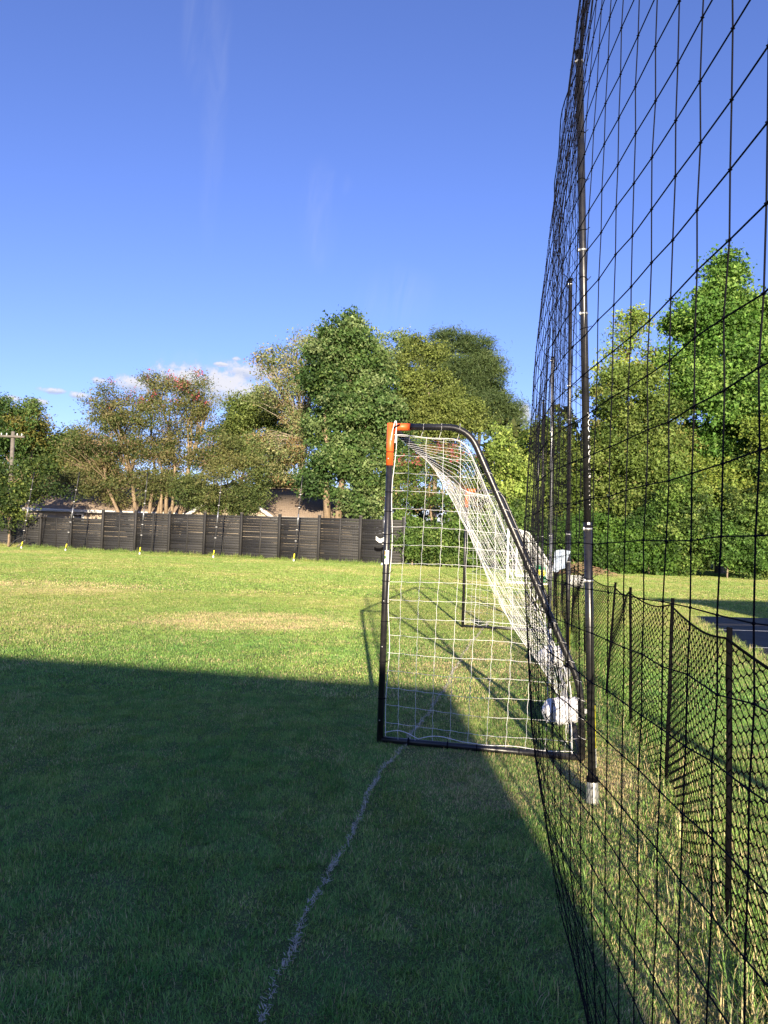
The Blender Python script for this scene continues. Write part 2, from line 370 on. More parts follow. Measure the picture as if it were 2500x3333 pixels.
# ---------------------------------------------------------------- grass (geometry-node instances of turf patches)
def patch_mesh(name, size, n, h, w, lean, seed, mtl=None):
    r = np.random.RandomState(seed)
    p = (r.rand(n, 2)-.5)*size
    hd = r.rand(n)*6.283; ln = np.abs(r.randn(n))*lean; ln = np.clip(ln, 0, 1.35)
    L = h*(.55+.75*r.rand(n)); W = w*(.7+.6*r.rand(n))
    nc_ = max(10, int(34*size)); cc = (r.rand(nc_, 2)-.5)*size; ca_ = r.rand(nc_)*6.283; ch = (.55+.8*r.rand(nc_)) if size < .9 else (.8+.4*r.rand(nc_))
    ow = ((p[:, None, :]-cc[None])**2).sum(2).argmin(1)
    sel = r.rand(n) < .45; hd = np.where(sel, ca_[ow]+r.randn(n)*.5, hd); L = L*ch[ow]; ln = np.where(sel, ln+.25, ln)
    dx, dy = np.cos(hd), np.sin(hd)
    side = np.stack([-dy, dx, 0*dx], 1)
    l2 = np.clip(ln*1.5+.15, 0, 1.5)
    base = np.c_[p, np.zeros(n)-.003]
    mid = base+np.stack([dx*np.sin(ln), dy*np.sin(ln), np.cos(ln)], 1)*(L*.55)[:, None]
    tip = mid+np.stack([dx*np.sin(l2), dy*np.sin(l2), np.cos(l2)], 1)*(L*.5)[:, None]
    hw = side*(W/2)[:, None]
    V = np.stack([base-hw, base+hw, mid+hw*.8, mid-hw*.8, tip], 1).reshape(-1, 3)
    o = np.arange(n)[:, None]*5
    me = mesh_np(name, V, [o+np.array([[0, 1, 2, 3]]), o+np.array([[3, 2, 4]])])
    for an in ('rnd', 'rnd2'):
        a = me.attributes.new(an, 'FLOAT', 'POINT'); a.data.foreach_set('value', np.repeat(r.rand(n), 5).astype(np.float32))
    me.materials.append(mtl or BLADE); return me
def scatter(name, label, patches, pts, var, rot, scl):
    """one object: points that carry instances of the patch meshes"""
    col = bpy.data.collections.new(name+'_patches')
    for i, me in enumerate(patches):
        col.objects.link(bpy.data.objects.new('%s_patch_%02d' % (name, i), me))
    me = bpy.data.meshes.new(name); me.vertices.add(len(pts)); me.vertices.foreach_set('co', np.asarray(pts, np.float32).ravel())
    a = me.attributes.new('var', 'INT', 'POINT'); a.data.foreach_set('value', np.asarray(var, np.int32))
    a = me.attributes.new('rotz', 'FLOAT', 'POINT'); a.data.foreach_set('value', np.asarray(rot, np.float32))
    a = me.attributes.new('scl', 'FLOAT', 'POINT'); a.data.foreach_set('value', np.asarray(scl, np.float32))
    o = bpy.data.objects.new(name, me); COL.objects.link(o)
    ng = bpy.data.node_groups.new(name+'_nodes', 'GeometryNodeTree')
    ng.interface.new_socket('Geometry', in_out='INPUT', socket_type='NodeSocketGeometry')
    ng.interface.new_socket('Geometry', in_out='OUTPUT', socket_type='NodeSocketGeometry')
    N, L = ng.nodes, ng.links
    gi_, go = N.new('NodeGroupInput'), N.new('NodeGroupOutput')
    ci_ = N.new('GeometryNodeCollectionInfo'); ci_.inputs[0].default_value = col
    ci_.inputs['Separate Children'].default_value = True; ci_.inputs['Reset Children'].default_value = True
    ip = N.new('GeometryNodeInstanceOnPoints'); ip.inputs['Pick Instance'].default_value = True
    def na(nm, ty):
        x = N.new('GeometryNodeInputNamedAttribute'); x.data_type = ty; x.inputs[0].default_value = nm
        return x.outputs[0]
    cx = N.new('ShaderNodeCombineXYZ'); L.new(na('rotz', 'FLOAT'), cx.inputs[2])
    L.new(gi_.outputs[0], ip.inputs['Points']); L.new(ci_.outputs[0], ip.inputs['Instance'])
    L.new(na('var', 'INT'), ip.inputs['Instance Index']); L.new(cx.outputs[0], ip.inputs['Rotation']); L.new(na('scl', 'FLOAT'), ip.inputs['Scale'])
    L.new(ip.outputs[0], go.inputs[0])
    md = o.modifiers.new('scatter', 'NODES'); md.node_group = ng
    tag(o, label, 'grass', kind='stuff'); return o
pm = [patch_mesh('turf_near', .5, 8000, .024, .0030, .9, 11+i) for i in range(4)]
pm += [patch_mesh('turf_mid', 1., 8500, .027, .0064, .85, 31+i) for i in range(3)]
pm += [patch_mesh('turf_far', 2., 7500, .033, .016, .8, 51+i) for i in range(3)]
pts, var, rot = [], [], []
def lay(y0, y1, st, vlo, vhi, xl, xr):
    for y in np.arange(y0+st/2, y1, st):
        for x in np.arange(math.floor(xl(y)/st)*st+st/2, xr(y)+st, st):
            pts.append((x, y, 0)); var.append(rs.randint(vlo, vhi)); rot.append(rs.randint(4)*math.pi/2)
lay(1.0, 7.0, .5, 0, 4, lambda y: -.62*y-1.2, lambda y: .62*y+1.2)
lay(7.0, 18.0, 1., 4, 7, lambda y: -.60*y-1.5, lambda y: .60*y+1.5)
lay(18.0, 48.0, 2., 7, 10, lambda y: -.60*y-2.5, lambda y: .60*y+2.5)
scatter('grass', 'short mown grass covering the whole field', pm, pts, var, rot, [1.]*len(pts))

# long unmown grass along the low mesh fence, round the net foot and at the far fence
STAKES = [(1.08, 1.25), (1.46, 2.95), (1.94, 4.80), (2.19, 6.20), (2.33, 7.33), (2.75, 9.6), (3.2, 12.0), (3.65, 14.4), (4.1, 17.0)]
tall = [patch_mesh('tuft', .16, 70, .105, .0045, .5, 71+i) for i in range(3)] + [patch_mesh('tuft_low', .2, 110, .07, .004, .7, 81+i) for i in range(3)]
pts, var, rot, scl = [], [], [], []
sp_ = resample(np.array(STAKES), 400)
for i in range(380):
    b = sp_[rs.randint(400)]
    pts.append((b[0]+rs.randn()*.09+.02, b[1]+rs.randn()*.1, 0)); var.append(rs.randint(0, 3)); scl.append(.55+.7*rs.rand())
for i in range(300):
    b = sp_[rs.randint(400)]
    pts.append((b[0]+rs.randn()*.3-.12, b[1]+rs.randn()*.1, 0)); var.append(rs.randint(3, 6)); scl.append(.5+.7*rs.rand())
for i in range(700):
    x = -26+27.5*rs.rand(); y = 38.05-.345*x
    pts.append((x, y-.35*rs.rand(), 0)); var.append(rs.randint(0, 6)); scl.append(.9+1.4*rs.rand()**2)
for i in range(300):
    b = edge[rs.randint(40)]
    pts.append((b[0]-.05+rs.randn()*.05, b[1], 0)); var.append(rs.randint(3, 6)); scl.append(.9+.6*rs.rand())
for i in range(420):
    y = 1.6+15*rs.rand()**1.6; x = (rs.rand()*1.25-.62)*y
    pts.append((x, y, -.004)); var.append(rs.randint(3, 6)); scl.append(.42+.3*rs.rand())
rot = list(rs.rand(len(pts))*6.28)
scatter('tall_grass', 'long uncut tufts of grass along the fence lines', tall, pts, var, rot, scl)

# chalk goal line: painted blades of grass
LINE = np.array([(-.42, 1.5), (-.35, 2.36), (-.32, 2.61), (-.24, 3.1), (-.14, 3.69), (.06, 4.94), (.2, 5.37), (.42, 6.3), (.66, 7.3), (.95, 8.8), (1.28, 10.39), (2.16, 14.0)])
n = 7500
t_ = rs.rand(n)**1.15; P = resample(LINE, 600); ii = (t_*598).astype(int)
base = P[ii]; dn = P[ii+1]-P[ii]; dn /= np.linalg.norm(dn, axis=1, keepdims=True)
fade = .5+.5*np.sin(t_*41+1)*np.sin(t_*97)+.35*np.sin(t_*210)
keep = rs.rand(n) < np.clip(.34+.40*fade-.1*t_, .10, 1)
nw = np.stack([-dn[:, 1], dn[:, 0]], 1)
wv = (.010*np.sin(t_*60)+.006*np.sin(t_*170))[:, None]*nw
base = (base+nw*(rs.randn(n)*(.0065+.004*t_))[:, None]+wv)[keep]; n = len(base)
hd = rs.rand(n)*6.28; ln = .75+.75*rs.rand(n); L_ = .010+.016*rs.rand(n); W_ = .0032*(1+1.2*t_[keep])
d3 = np.stack([np.cos(hd)*np.sin(ln), np.sin(hd)*np.sin(ln), np.cos(ln)], 1)
sd = np.stack([-np.sin(hd), np.cos(hd), 0*hd], 1)*W_[:, None]/2
b3 = np.c_[base, np.full(n, .010)+.012*rs.rand(n)]
V = np.stack([b3-sd, b3+sd, b3+d3*L_[:, None]+sd*.5, b3+d3*L_[:, None]-sd*.5], 1).reshape(-1, 3)
ln_o = obj('goal_line', V, [np.arange(n*4).reshape(n, 4)], mat('chalk on grass', (.46, .43, .34), .9, var=.3, vscale=50))
tag(ln_o, 'faded white chalk line crossing the turf under the goal', 'line marking', kind='stuff')

# ---------------------------------------------------------------- buildings behind the viewer that cast the big shadows
def block(name, label, corners, h, mtl, coping=.0):
    cs = np.array(corners, float); c0 = cs.mean(0)
    t = thing(name, (c0[0], c0[1], 0), label, 'building')
    obj('wall', *prism(cs, 0, h-.25), mtl, t)
    k = c0+(cs-c0)*(1+coping/np.linalg.norm(cs-c0, axis=1, keepdims=True))
    obj('roof', *prism(k, h-.25, h), mat('roof edge', (.25, .24, .23), .7), t)
    d = cs[1]-cs[0]; L = np.linalg.norm(d); d /= L; rz = math.atan2(d[1], d[0]); nrm = np.array([d[1], -d[0]])
    m_ = cs.mean(0)-(cs[0]+cs[1])/2
    if nrm@m_ > 0: nrm = -nrm
    for s in np.arange(1.6, L-1.2, 2.6):
        p = cs[0]+d*s+nrm*.03
        w = obj('window', *box((p[0], p[1], 1.7), (1.2, .08, 1.3), rz), TRIM, t)
        q = p+nrm*.042
        obj('pane', *box((q[0], q[1], 1.7), (1.0, .02, 1.1), rz), GLASS, w)
    return t
block('school_building', 'brick building behind the viewer shading the near turf', [(1.43, -7.7), (-14.3, -4.86), (-12.5, -14), (1.6, -16)], 4.0, BRICK)
t = block('clubhouse', 'tall pale building beyond the court, casting shade on it', [(9.75, -6.0), (20, -5.0), (20, -13), (9.75, -14)], 6.75, SIDING)
V, F = prism([(9.0, -5.9), (9.75, -6.0), (9.75, -13), (9.0, -13)], 0, 5.6); obj('side_wing', V, F, SIDING, t)
V, F = prism([(8.95, -5.75), (20.2, -4.75), (20.2, -6), (9.6, -6.6)], 6.752, 7.0); obj('roof_overhang', V, F, TRIM, t)

sp0 = thing('sign_post', (2.86, -1.0, 0), 'steel post behind the viewer shading a thin strip along the mesh fence', 'post')
obj('shaft', *tubes(np.array([[[2.86, -1.0, -.1], [2.86, -1.0, 1.3], [2.85, -1.0, 2.6]]]), .05, 12, True), SILVER, sp0, smooth=True)
obj('cap', *tubes(np.array([[[2.85, -1.0, 2.602], [2.85, -1.0, 2.64]]]), .056, 12, True), BLACKP, sp0)

# ---------------------------------------------------------------- trees
LOBES = {
 'oak_left': [(-29.84,53.24,8.36,2.63,2.28,2.17),(-28.0,53.83,9.29,1.75,1.53,1.47),(-26.98,54.11,8.59,0.91,0.9,0.98),(-29.36,54.86,5.93,2.98,2.58,2.45),(-29.91,53.51,3.51,2.1,2.17,2.45),(-27.24,54.0,4.33,2.1,1.83,1.75)],
 'magnolia': [(-26.78,56.42,7.65,1.67,1.64,1.78),(-25.28,56.78,7.37,1.85,1.85,2.04),(-23.75,57.19,6.73,1.67,1.76,2.04),(-26.25,57.58,4.8,2.96,2.2,1.67),(-22.86,56.61,4.67,2.22,1.85,1.67)],
 'sapling_left': [(-21.75,44.73,5.06,1.17,0.92,0.76),(-22.49,44.92,3.44,1.31,0.93,0.64),(-23.83,45.1,2.03,1.31,1.04,0.88),(-21.13,45.25,3.6,1.17,0.89,0.7),(-23.38,44.84,4.43,1.17,0.89,0.7),(-24.02,45.0,2.81,0.88,0.83,0.88)],
 'crepe_a': [(-18.83,47.82,7.17,2.36,2.05,1.95),(-18.33,48.33,9.0,1.73,1.5,1.42),(-21.14,48.64,5.77,1.73,1.39,1.2),(-17.15,49.16,8.05,1.89,1.83,1.95),(-20.13,48.31,4.19,2.36,1.51,0.82),(-17.29,48.5,5.73,2.2,1.68,1.32),(-16.55,48.72,10.79,0.94,1.05,1.26),(-19.26,48.19,9.95,1.32,1.05,0.88),(-22.09,48.43,4.45,1.1,0.82,0.63),(-16.79,48.59,4.49,1.57,1.11,0.76),(-18.23,48.74,3.66,1.32,0.96,0.69),(-16.04,48.37,3.65,0.82,0.66,0.57)],
 'crepe_b': [(-13.58,47.54,10.13,1.4,1.29,1.31),(-14.68,47.78,8.88,1.87,1.78,1.87),(-12.67,48.15,8.38,1.25,1.33,1.56),(-13.69,48.49,6.49,2.34,1.78,1.4),(-11.75,47.65,6.62,1.56,1.45,1.5),(-15.45,48.0,10.62,0.81,0.89,1.06),(-13.23,48.17,11.11,0.81,0.74,0.75),(-12.06,47.78,9.44,0.69,0.62,0.62),(-15.38,47.85,6.52,1.56,1.33,1.25),(-14.13,48.08,4.86,1.87,1.21,0.69),(-13.2,48.24,4.06,1.06,0.83,0.69),(-15.12,47.85,4.09,0.81,0.68,0.62)],
 'crepe_c': [(-10.82,46.08,4.37,2.11,1.58,1.21),(-9.41,46.35,5.04,1.27,1.46,1.81),(-10.13,46.64,6.41,1.21,1.15,1.21),(-12.17,46.76,3.76,1.21,0.93,0.75),(-8.59,46.32,3.71,0.79,0.77,0.85),(-11.78,46.5,3.21,1.21,0.86,0.6),(-10.45,46.64,3.14,1.36,0.93,0.6),(-9.32,46.25,3.38,0.97,0.8,0.72)],
 'linden': [(-10.75,55.52,10.82,1.64,1.43,1.38),(-9.2,55.89,11.38,1.31,1.07,0.95),(-11.53,56.19,8.7,1.64,1.64,1.82),(-8.84,56.7,8.31,2.0,1.99,2.18),(-9.99,55.58,9.59,2.18,1.9,1.82),(-8.44,56.0,5.49,2.18,1.64,1.27)],
 'sparse': [(-6.64,50.4,14.23,2.32,1.92,1.72),(-7.93,50.81,12.11,1.85,1.67,1.66),(-5.11,51.13,15.65,1.32,1.16,1.13),(-5.83,51.7,11.01,1.99,2.04,2.32),(-7.08,50.58,8.11,2.32,1.97,1.82),(-6.23,51.0,6.2,2.32,1.67,1.19),(-8.72,51.2,13.51,1.19,0.98,0.86)],
 'maple': [(-2.96,46.51,14.07,1.4,1.36,1.46),(-4.2,46.84,12.48,1.37,1.49,1.77),(-2.09,47.24,12.12,2.01,1.91,2.01),(-3.34,47.8,9.91,2.29,2.19,2.32),(-1.13,46.53,9.76,2.01,2.06,2.32),(-3.75,47.0,7.29,1.68,1.64,1.77),(-1.21,47.47,7.12,2.44,2.12,2.01),(-2.67,46.57,6.05,1.83,1.45,1.22),(0.01,46.84,5.1,1.59,1.41,1.37),(-4.35,47.11,5.13,0.92,1.01,1.22),(-2.52,47.24,15.44,0.67,0.67,0.73),(-1.38,46.72,3.98,1.53,1.3,1.22)],
 'poplar': [(0.02,55.52,15.77,1.38,1.45,1.67),(1.19,55.8,13.67,1.75,1.83,2.11),(0.67,56.25,11.17,2.18,2.07,2.18)],
 'elm': [(2.16,51.48,14.13,1.49,1.48,1.62),(3.1,51.77,11.75,2.36,2.05,1.96),(4.92,52.18,11.14,1.52,1.44,1.52),(4.34,52.59,9.3,2.36,1.92,1.69),(5.92,51.7,10.0,1.28,1.38,1.62),(2.19,52.0,8.97,2.03,1.84,1.86)],
 'pine': [(5.76,61.15,16.8,2.66,2.41,2.42),(8.09,61.73,15.2,2.5,2.29,2.34),(9.12,62.23,13.01,2.34,2.03,1.93),(3.87,62.59,16.47,1.69,1.66,1.81),(10.29,61.74,12.03,1.13,1.3,1.61),(6.55,62.0,13.77,2.82,2.49,2.42)],
 'crepe_d': [(2.56,40.66,5.79,1.49,1.16,0.96),(4.43,40.89,6.1,1.22,1.04,0.96),(3.18,41.14,4.39,2.0,1.53,1.22),(5.14,41.45,4.34,1.28,1.32,1.49),(1.3,40.76,4.16,1.01,1.06,1.22)],
 'sapling_lime': [(6.33,38.82,6.81,0.51,0.65,0.86),(6.96,38.9,5.52,0.86,0.96,1.16),(6.54,39.11,3.99,0.96,0.91,0.96),(7.45,39.32,3.73,0.91,0.91,1.01)],
 'mid_a': [(9.58,42.46,6.22,1.54,1.86,2.37),(11.33,42.82,6.74,1.54,1.79,2.23),(10.7,43.29,3.24,2.51,2.39,2.51),(9.68,43.49,1.23,1.4,1.33,1.4),(11.99,42.67,1.33,1.4,1.46,1.68)],
 'thin': [(14.3,42.67,14.26,0.95,1.01,1.17),(13.44,42.88,12.53,1.12,1.01,1.01),(15.54,43.1,12.44,0.89,1.01,1.23),(14.93,43.16,15.33,0.45,0.56,0.73),(14.14,42.8,11.47,1.12,0.93,0.84)],
 'mid_b': [(12.81,40.57,10.08,1.28,1.19,1.22),(14.49,40.83,10.19,1.49,1.39,1.44),(13.33,41.18,8.05,1.54,1.47,1.54),(15.85,41.52,9.01,1.49,1.42,1.49),(12.37,40.71,6.14,1.22,1.32,1.54),(14.73,41.0,6.25,2.02,1.8,1.76),(16.65,41.35,6.76,1.49,1.42,1.49),(15.77,40.48,4.26,1.86,1.59,1.49),(13.26,40.84,4.05,1.6,1.39,1.33)],
 'sweetgum': [(19.58,41.71,17.16,0.82,1.14,1.58),(18.3,41.82,15.27,1.53,1.45,1.53),(21.0,42.17,15.41,1.47,1.53,1.75),(17.79,42.48,13.43,1.36,1.35,1.47),(19.58,41.52,12.69,2.29,2.07,2.07),(22.27,42.0,13.18,1.58,1.89,2.4),(17.44,42.29,10.97,1.25,1.19,1.25),(19.52,41.27,9.91,2.35,2.1,2.07),(21.97,41.82,9.27,1.58,1.76,2.13),(20.0,42.18,7.61,2.13,1.76,1.58),(24.57,42.67,10.96,1.91,2.46,3.27)],
 'hackberry': [(20.01,39.0,7.38,1.44,1.54,1.8),(20.89,39.33,4.89,1.44,1.61,1.95),(18.95,39.67,5.1,1.44,1.36,1.44),(17.36,39.95,5.2,1.28,1.22,1.28),(22.61,39.14,5.83,1.54,1.83,2.31)],
}

def leaf_cloud(P, outd, L, W, cols, r, up=.35, outw=.5, long_=1.0):
    n = len(P)
    nr = r.randn(n, 3); nr /= np.linalg.norm(nr, axis=1, keepdims=True)
    nr = nr+outw*outd+np.array([0, 0, up]); nr /= np.linalg.norm(nr, axis=1, keepdims=True)
    tg = r.randn(n, 3); tg[:, 2] -= .4
    tg -= nr*(tg*nr).sum(1, keepdims=True); tg /= np.linalg.norm(tg, axis=1, keepdims=True)+1e-9
    bt = np.cross(nr, tg)
    s = (.5+1.0*r.rand(n)**1.4)[:, None]
    a = tg*L*s*long_/2; b = bt*W*s*.62
    V = np.stack([P-a, P+b+a*.8, P-b+a], 1).reshape(-1, 3)
    return V, np.arange(n*3).reshape(n, 3), np.repeat(np.c_[cols, np.ones(n)], 3, axis=0)
def clumps(lobes, k, r, back=.45, lump=.16, stray=.12):
    C, D = [], []
    for i, (x, y, z, a, b, c) in enumerate(lobes):
        area = 4*np.pi*(((a*b)**1.6+(a*c)**1.6+(b*c)**1.6)/3)**(1/1.6)
        n = max(3, int(area*k+r.rand()))
        d = r.randn(n*2, 3); d /= np.linalg.norm(d, axis=1, keepdims=True)
        d = d[(d[:, 1] < .35) | (r.rand(len(d)) < back)][:n]
        ph = r.rand(3)*6.28
        bumpy = 1+lump*(np.sin(5*d[:, 0]+ph[0])+np.sin(6*d[:, 2]+ph[1])+np.sin(5*d[:, 1]+ph[2]+3*d[:, 0]))/1.6
        rr = (.50+.60*r.rand(len(d))**.7)*bumpy
        rr = np.where(r.rand(len(d)) < stray, rr*1.10, rr)
        p = np.array([x, y, z])+d*np.array([a, b, c])*rr[:, None]
        ok = np.ones(len(p), bool)
        for j, (x2, y2, z2, a2, b2, c2) in enumerate(lobes):
            if j != i: ok &= (((p-np.array([x2, y2, z2]))/np.array([a2, b2, c2])/.62)**2).sum(1) > 1
        C.append(p[ok]); D.append(d[ok])
    return np.concatenate(C), np.concatenate(D)
def limb(a, b, r0, r1, r, n=9, bend=.12, sag=0.):
    a, b = np.array(a, float), np.array(b, float); t = np.linspace(0, 1, n)[:, None]; L = np.linalg.norm(b-a)
    w = np.cumsum(r.randn(n, 3), 0)*.35*bend*L/n; w -= w[0]; w = w-t*w[-1]
    P = a+(b-a)*t+w+np.array([0, 0, 1])*(np.sin(np.pi*t)*sag*L)
    return tubes(P[None], np.linspace(r0, r1, n)[None], 6)
def tree(name, label, cat, lobes, base, pal, seed, k=1.7, per=42, rc=.42, L=.15, W=.09, bark=BARK, trunks=None, tr=.22, split=.45,
         twigs=5, group=None, flowers=None, long_=1., stray=.12, up=.35, kindcrown='crown', bare=0, back=.45, lump=.16, squash=.65, jit=.25, nsub=8):
    r = np.random.RandomState(seed)
    lobes = [tuple(l) for l in lobes]
    t = thing(name, (base[0], base[1], 0), label, cat, group)
    zc = np.mean([l[2] for l in lobes]); zlo = min(l[2]-l[5]*.5 for l in lobes)
    parts = []
    trunks = trunks or [(base[0], base[1], base[0], base[1], max(1.2, zlo+(zc-zlo)*split))]
    tops = []
    for bx, by, tx, ty, tz in trunks:
        rt = tr*(.8+.4*r.rand())
        parts.append(limb((bx, by, -.1), (tx, ty, tz), rt*1.15, rt*.72, r, 12, .10)); tops.append((np.array([tx, ty, tz]), rt))
    k *= 1.6; per *= 2.9; rc *= .92; L *= 1.0; W *= 1.1
    sub = []
    for (x, y, z, a, b, c) in lobes:
        m = nsub
        d = r.randn(m*3, 3); d /= np.linalg.norm(d, axis=1, keepdims=True); d = d[(d[:, 1] < .5)][:m]
        for q in d:
            f_ = .31+.24*r.rand(); u_ = .62+.30*r.rand()
            sub.append((x+q[0]*a*u_, y+q[1]*b*u_, z+q[2]*c*u_, a*f_*1.1, b*f_, c*f_*.85))
    C, D = clumps(sub, k*.62, r, back, lump, stray)
    for l in lobes:
        lc = np.array(l[:3])
        j = np.argmin([np.linalg.norm(tp-lc) for tp, _ in tops]); tp, rt = tops[j]
        parts.append(limb(tp-np.array([0, 0, .15]), lc, rt*.62, .035, r, 10, .3, .05))
        dd = np.linalg.norm(C-lc, axis=1); near = np.where(dd < max(l[3:])*1.25)[0]
        if len(near):
            for q in r.choice(near, min(len(near), twigs), replace=False):
                s0 = tp+(lc-tp)*(.45+.55*r.rand())
                parts.append(limb(s0, C[q], .032, .007, r, 7, .45, .04))
    if bare:
        for q in r.choice(len(C), min(len(C), bare), replace=False):
            l = lobes[int(np.argmin([np.linalg.norm(C[q]-np.array(l[:3])) for l in lobes]))]
            j = np.argmin([np.linalg.norm(tp-C[q]) for tp, _ in tops]); tp = tops[j][0]
            s0 = tp+(np.array(l[:3])-tp)*r.rand()
            parts.append(limb(s0, C[q]+D[q]*.3, .030, .006, r, 8, .35, .05))
    obj('trunk', *join(*parts), bark, t, smooth=True)
    n = len(C)
    cnt = np.maximum(6, (1.15*per*(.5+r.rand(n))).astype(int)); idx = np.repeat(np.arange(n), cnt)
    rcs = rc*(.7+.6*r.rand(n))
    P = C[idx]+r.randn(len(idx), 3)*rcs[idx][:, None]*np.array([1, 1, squash])
    P[:, 2] = np.maximum(P[:, 2], .03)
    pal = np.array(pal); wts = pal[:, 3]/pal[:, 3].sum()
    ph = r.rand(3)*6; fld = np.sin(C[:, 0]*.9+ph[0])+np.sin(C[:, 2]*1.1+ph[1])+np.sin(C[:, 1]*.8+ph[2])+.9*r.randn(n)
    rank = fld.argsort().argsort()/n
    pi = np.searchsorted(np.cumsum(wts), rank).clip(0, len(pal)-1)
    jump = r.rand(len(idx)) < .15
    li = np.where(jump, r.randint(0, len(pal), len(idx)), pi[idx])
    cols = pal[li, :3]*np.array([1.50, 1.72, 1.52])*(1-jit+2*jit*r.rand(len(idx)))[:, None]*(.8+.4*r.rand(n))[idx][:, None]
    V, F, tint = leaf_cloud(P, D[idx], L, W, cols, r, up, long_=long_)
    obj(kindcrown, V, [F], LEAF, t, attr={'tint': tint})
    if flowers:
        ztop, num, fcols = flowers
        cand = np.where((C[:, 2] > ztop) & (D[:, 2] > -.1))[0]
        if len(cand):
            q = r.choice(cand, min(num, len(cand)), replace=False)
            idx = np.repeat(q, 34); P = C[idx]+D[idx]*.35+r.randn(len(idx), 3)*np.array([.16, .16, .22])
            fc = np.array(fcols)[r.randint(0, len(fcols), len(idx))]*(.7+.6*r.rand(len(idx)))[:, None]
            V, F, tint = leaf_cloud(P, D[idx], .10, .085, fc, r)
            obj('blossoms', V, [F], LEAF, t, attr={'tint': tint})
    return t
G_DK = [(.034, .060, .018, 3), (.052, .085, .024, 3), (.085, .112, .034, 1.5)]
G_MID = [(.055, .095, .022, 3), (.085, .125, .030, 3), (.125, .155, .040, 2)]
G_BRT = [(.062, .118, .022, 3), (.100, .160, .034, 3), (.150, .200, .050, 1.5), (.040, .075, .016, 1.5)]
G_YEL = [(.092, .118, .028, 3), (.135, .155, .042, 2.5), (.058, .082, .020, 3), (.165, .150, .048, .5)]
G_OLV = [(.062, .072, .022, 3), (.100, .098, .032, 2), (.135, .115, .042, 1)]
CREPE = [(.080, .082, .030, 3), (.112, .102, .040, 3), (.140, .108, .052, 1.4), (.055, .070, .022, 2.5), (.16, .10, .065, .4)]
PALE = [(.140, .160, .070, 3), (.195, .205, .100, 2.5), (.090, .115, .042, 2)]
TANL = [(.140, .150, .068, 3), (.215, .180, .095, 2), (.230, .140, .075, .8), (.095, .112, .042, 2)]
PINEC = [(.048, .066, .026, 3), (.070, .088, .034, 3), (.095, .106, .044, 1)]
PINK = [(.46, .09, .13), (.50, .14, .17), (.36, .08, .09)]
Lb = LOBES
tree('evergreen_oak', 'dark evergreen tree with rounded top behind the utility pole', 'tree', Lb['oak_left'], (-27, 54), G_DK+[(.13, .105, .03, 1.5)], 1, k=1.5, per=46, rc=.42)
tree('magnolia_tree', 'olive brown dense tree between the dark evergreen and the crepe myrtles', 'tree', Lb['magnolia'], (-24.5, 57), G_OLV+[(.05, .07, .018, 2)], 2, k=1.5, per=42, rc=.45, L=.19, W=.10)
tree('young_tree', 'thin young tree with yellow-green leaves overhanging the low fence', 'tree', Lb['sapling_left'], (-23.9, 45.6), [(.045, .062, .018, 3), (.11, .12, .03, 1.2), (.025, .04, .012, 3)], 3, k=.8, per=20, rc=.32, bark=BARKT, tr=.07, L=.15, W=.09, bare=40)
CG = 'crepe myrtles behind the fence'
tree('crepe_myrtle', 'crepe myrtle with long bare low branches spreading over the house eave', 'tree', Lb['crepe_a'], (-16.2, 48), CREPE, 4, k=1.7, per=36, rc=.34, L=.11, W=.06, bark=BARKT,
     trunks=[(-16.1, 47.4, -17.2, 48.2, 5.2), (-15.8, 47.4, -15.6, 48.2, 5.6), (-16.3, 47.5, -18.8, 48.0, 4.4), (-15.5, 47.4, -14.9, 48.6, 5.5)], tr=.13, twigs=9, nsub=6, group=CG, bare=130, flowers=(8.9, 12, PINK), stray=.25, lump=.26)
tree('crepe_myrtle', 'tall crepe myrtle with a sheaf of tan trunks and pink blooms on top', 'tree', Lb['crepe_b'], (-14, 47.4), CREPE, 5, k=1.7, per=36, rc=.34, L=.11, W=.06, bark=BARKT,
     trunks=[(-14.7, 47, -15.0, 48, 5.4), (-14.1, 47, -14.2, 48, 5.8), (-13.8, 46.9, -13.2, 47.8, 5.8), (-13.5, 47.2, -12.4, 48.0, 5.2), (-14.35, 47, -14.7, 48, 5.0)], tr=.14, twigs=9, nsub=6, group=CG, bare=60, flowers=(8.6, 18, PINK), stray=.25, lump=.26)
tree('crepe_myrtle', 'low dense crepe myrtle in front of the brown roof', 'tree', Lb['crepe_c'], (-10.6, 46.5), [(.062, .078, .026, 3), (.092, .10, .034, 2.5), (.125, .108, .044, 1.2)], 6, k=2.0, per=38, rc=.34, L=.11, W=.06, bark=BARKT,
     trunks=[(-11.8, 46.3, -11.2, 46.5, 3.6), (-11.2, 46.3, -10.4, 46.5, 3.8), (-10.8, 46.3, -9.6, 46.6, 3.5)], tr=.09, twigs=8, group=CG, bare=50)
tree('linden_tree', 'round yellow-green tree between crepe myrtle and the pale sparse tree', 'tree', Lb['linden'], (-10, 56), [(.085, .105, .03, 3), (.135, .145, .044, 3), (.06, .078, .02, 2)], 7, k=1.6, per=42, rc=.4)
tree('sparse_tree', 'half bare tree with pale twigs and tan orange leaves', 'tree', Lb['sparse'], (-6.0, 51), TANL, 8, k=1.25, per=24, rc=.38, L=.13, W=.08, bark=mat('pale dead bark', (.34, .29, .22), .9, var=.2, vscale=6), tr=.2, twigs=12, bare=260, stray=.3, lump=.3, nsub=7)
tree('maple_tree', 'tall dark green maple with forked tan trunk above the fence', 'tree', Lb['maple'], (-3.3, 46.6), G_DK+[(.125, .150, .062, 2.2), (.165, .185, .085, 1.2), (.058, .092, .028, 2)], 9, k=1.6, per=40, rc=.36, L=.17, W=.12, bark=BARKT,
     trunks=[(-3.45, 46.5, -3.95, 46.6, 5.6), (-3.15, 46.5, -2.75, 46.6, 5.6)], tr=.33, stray=.25, lump=.24)
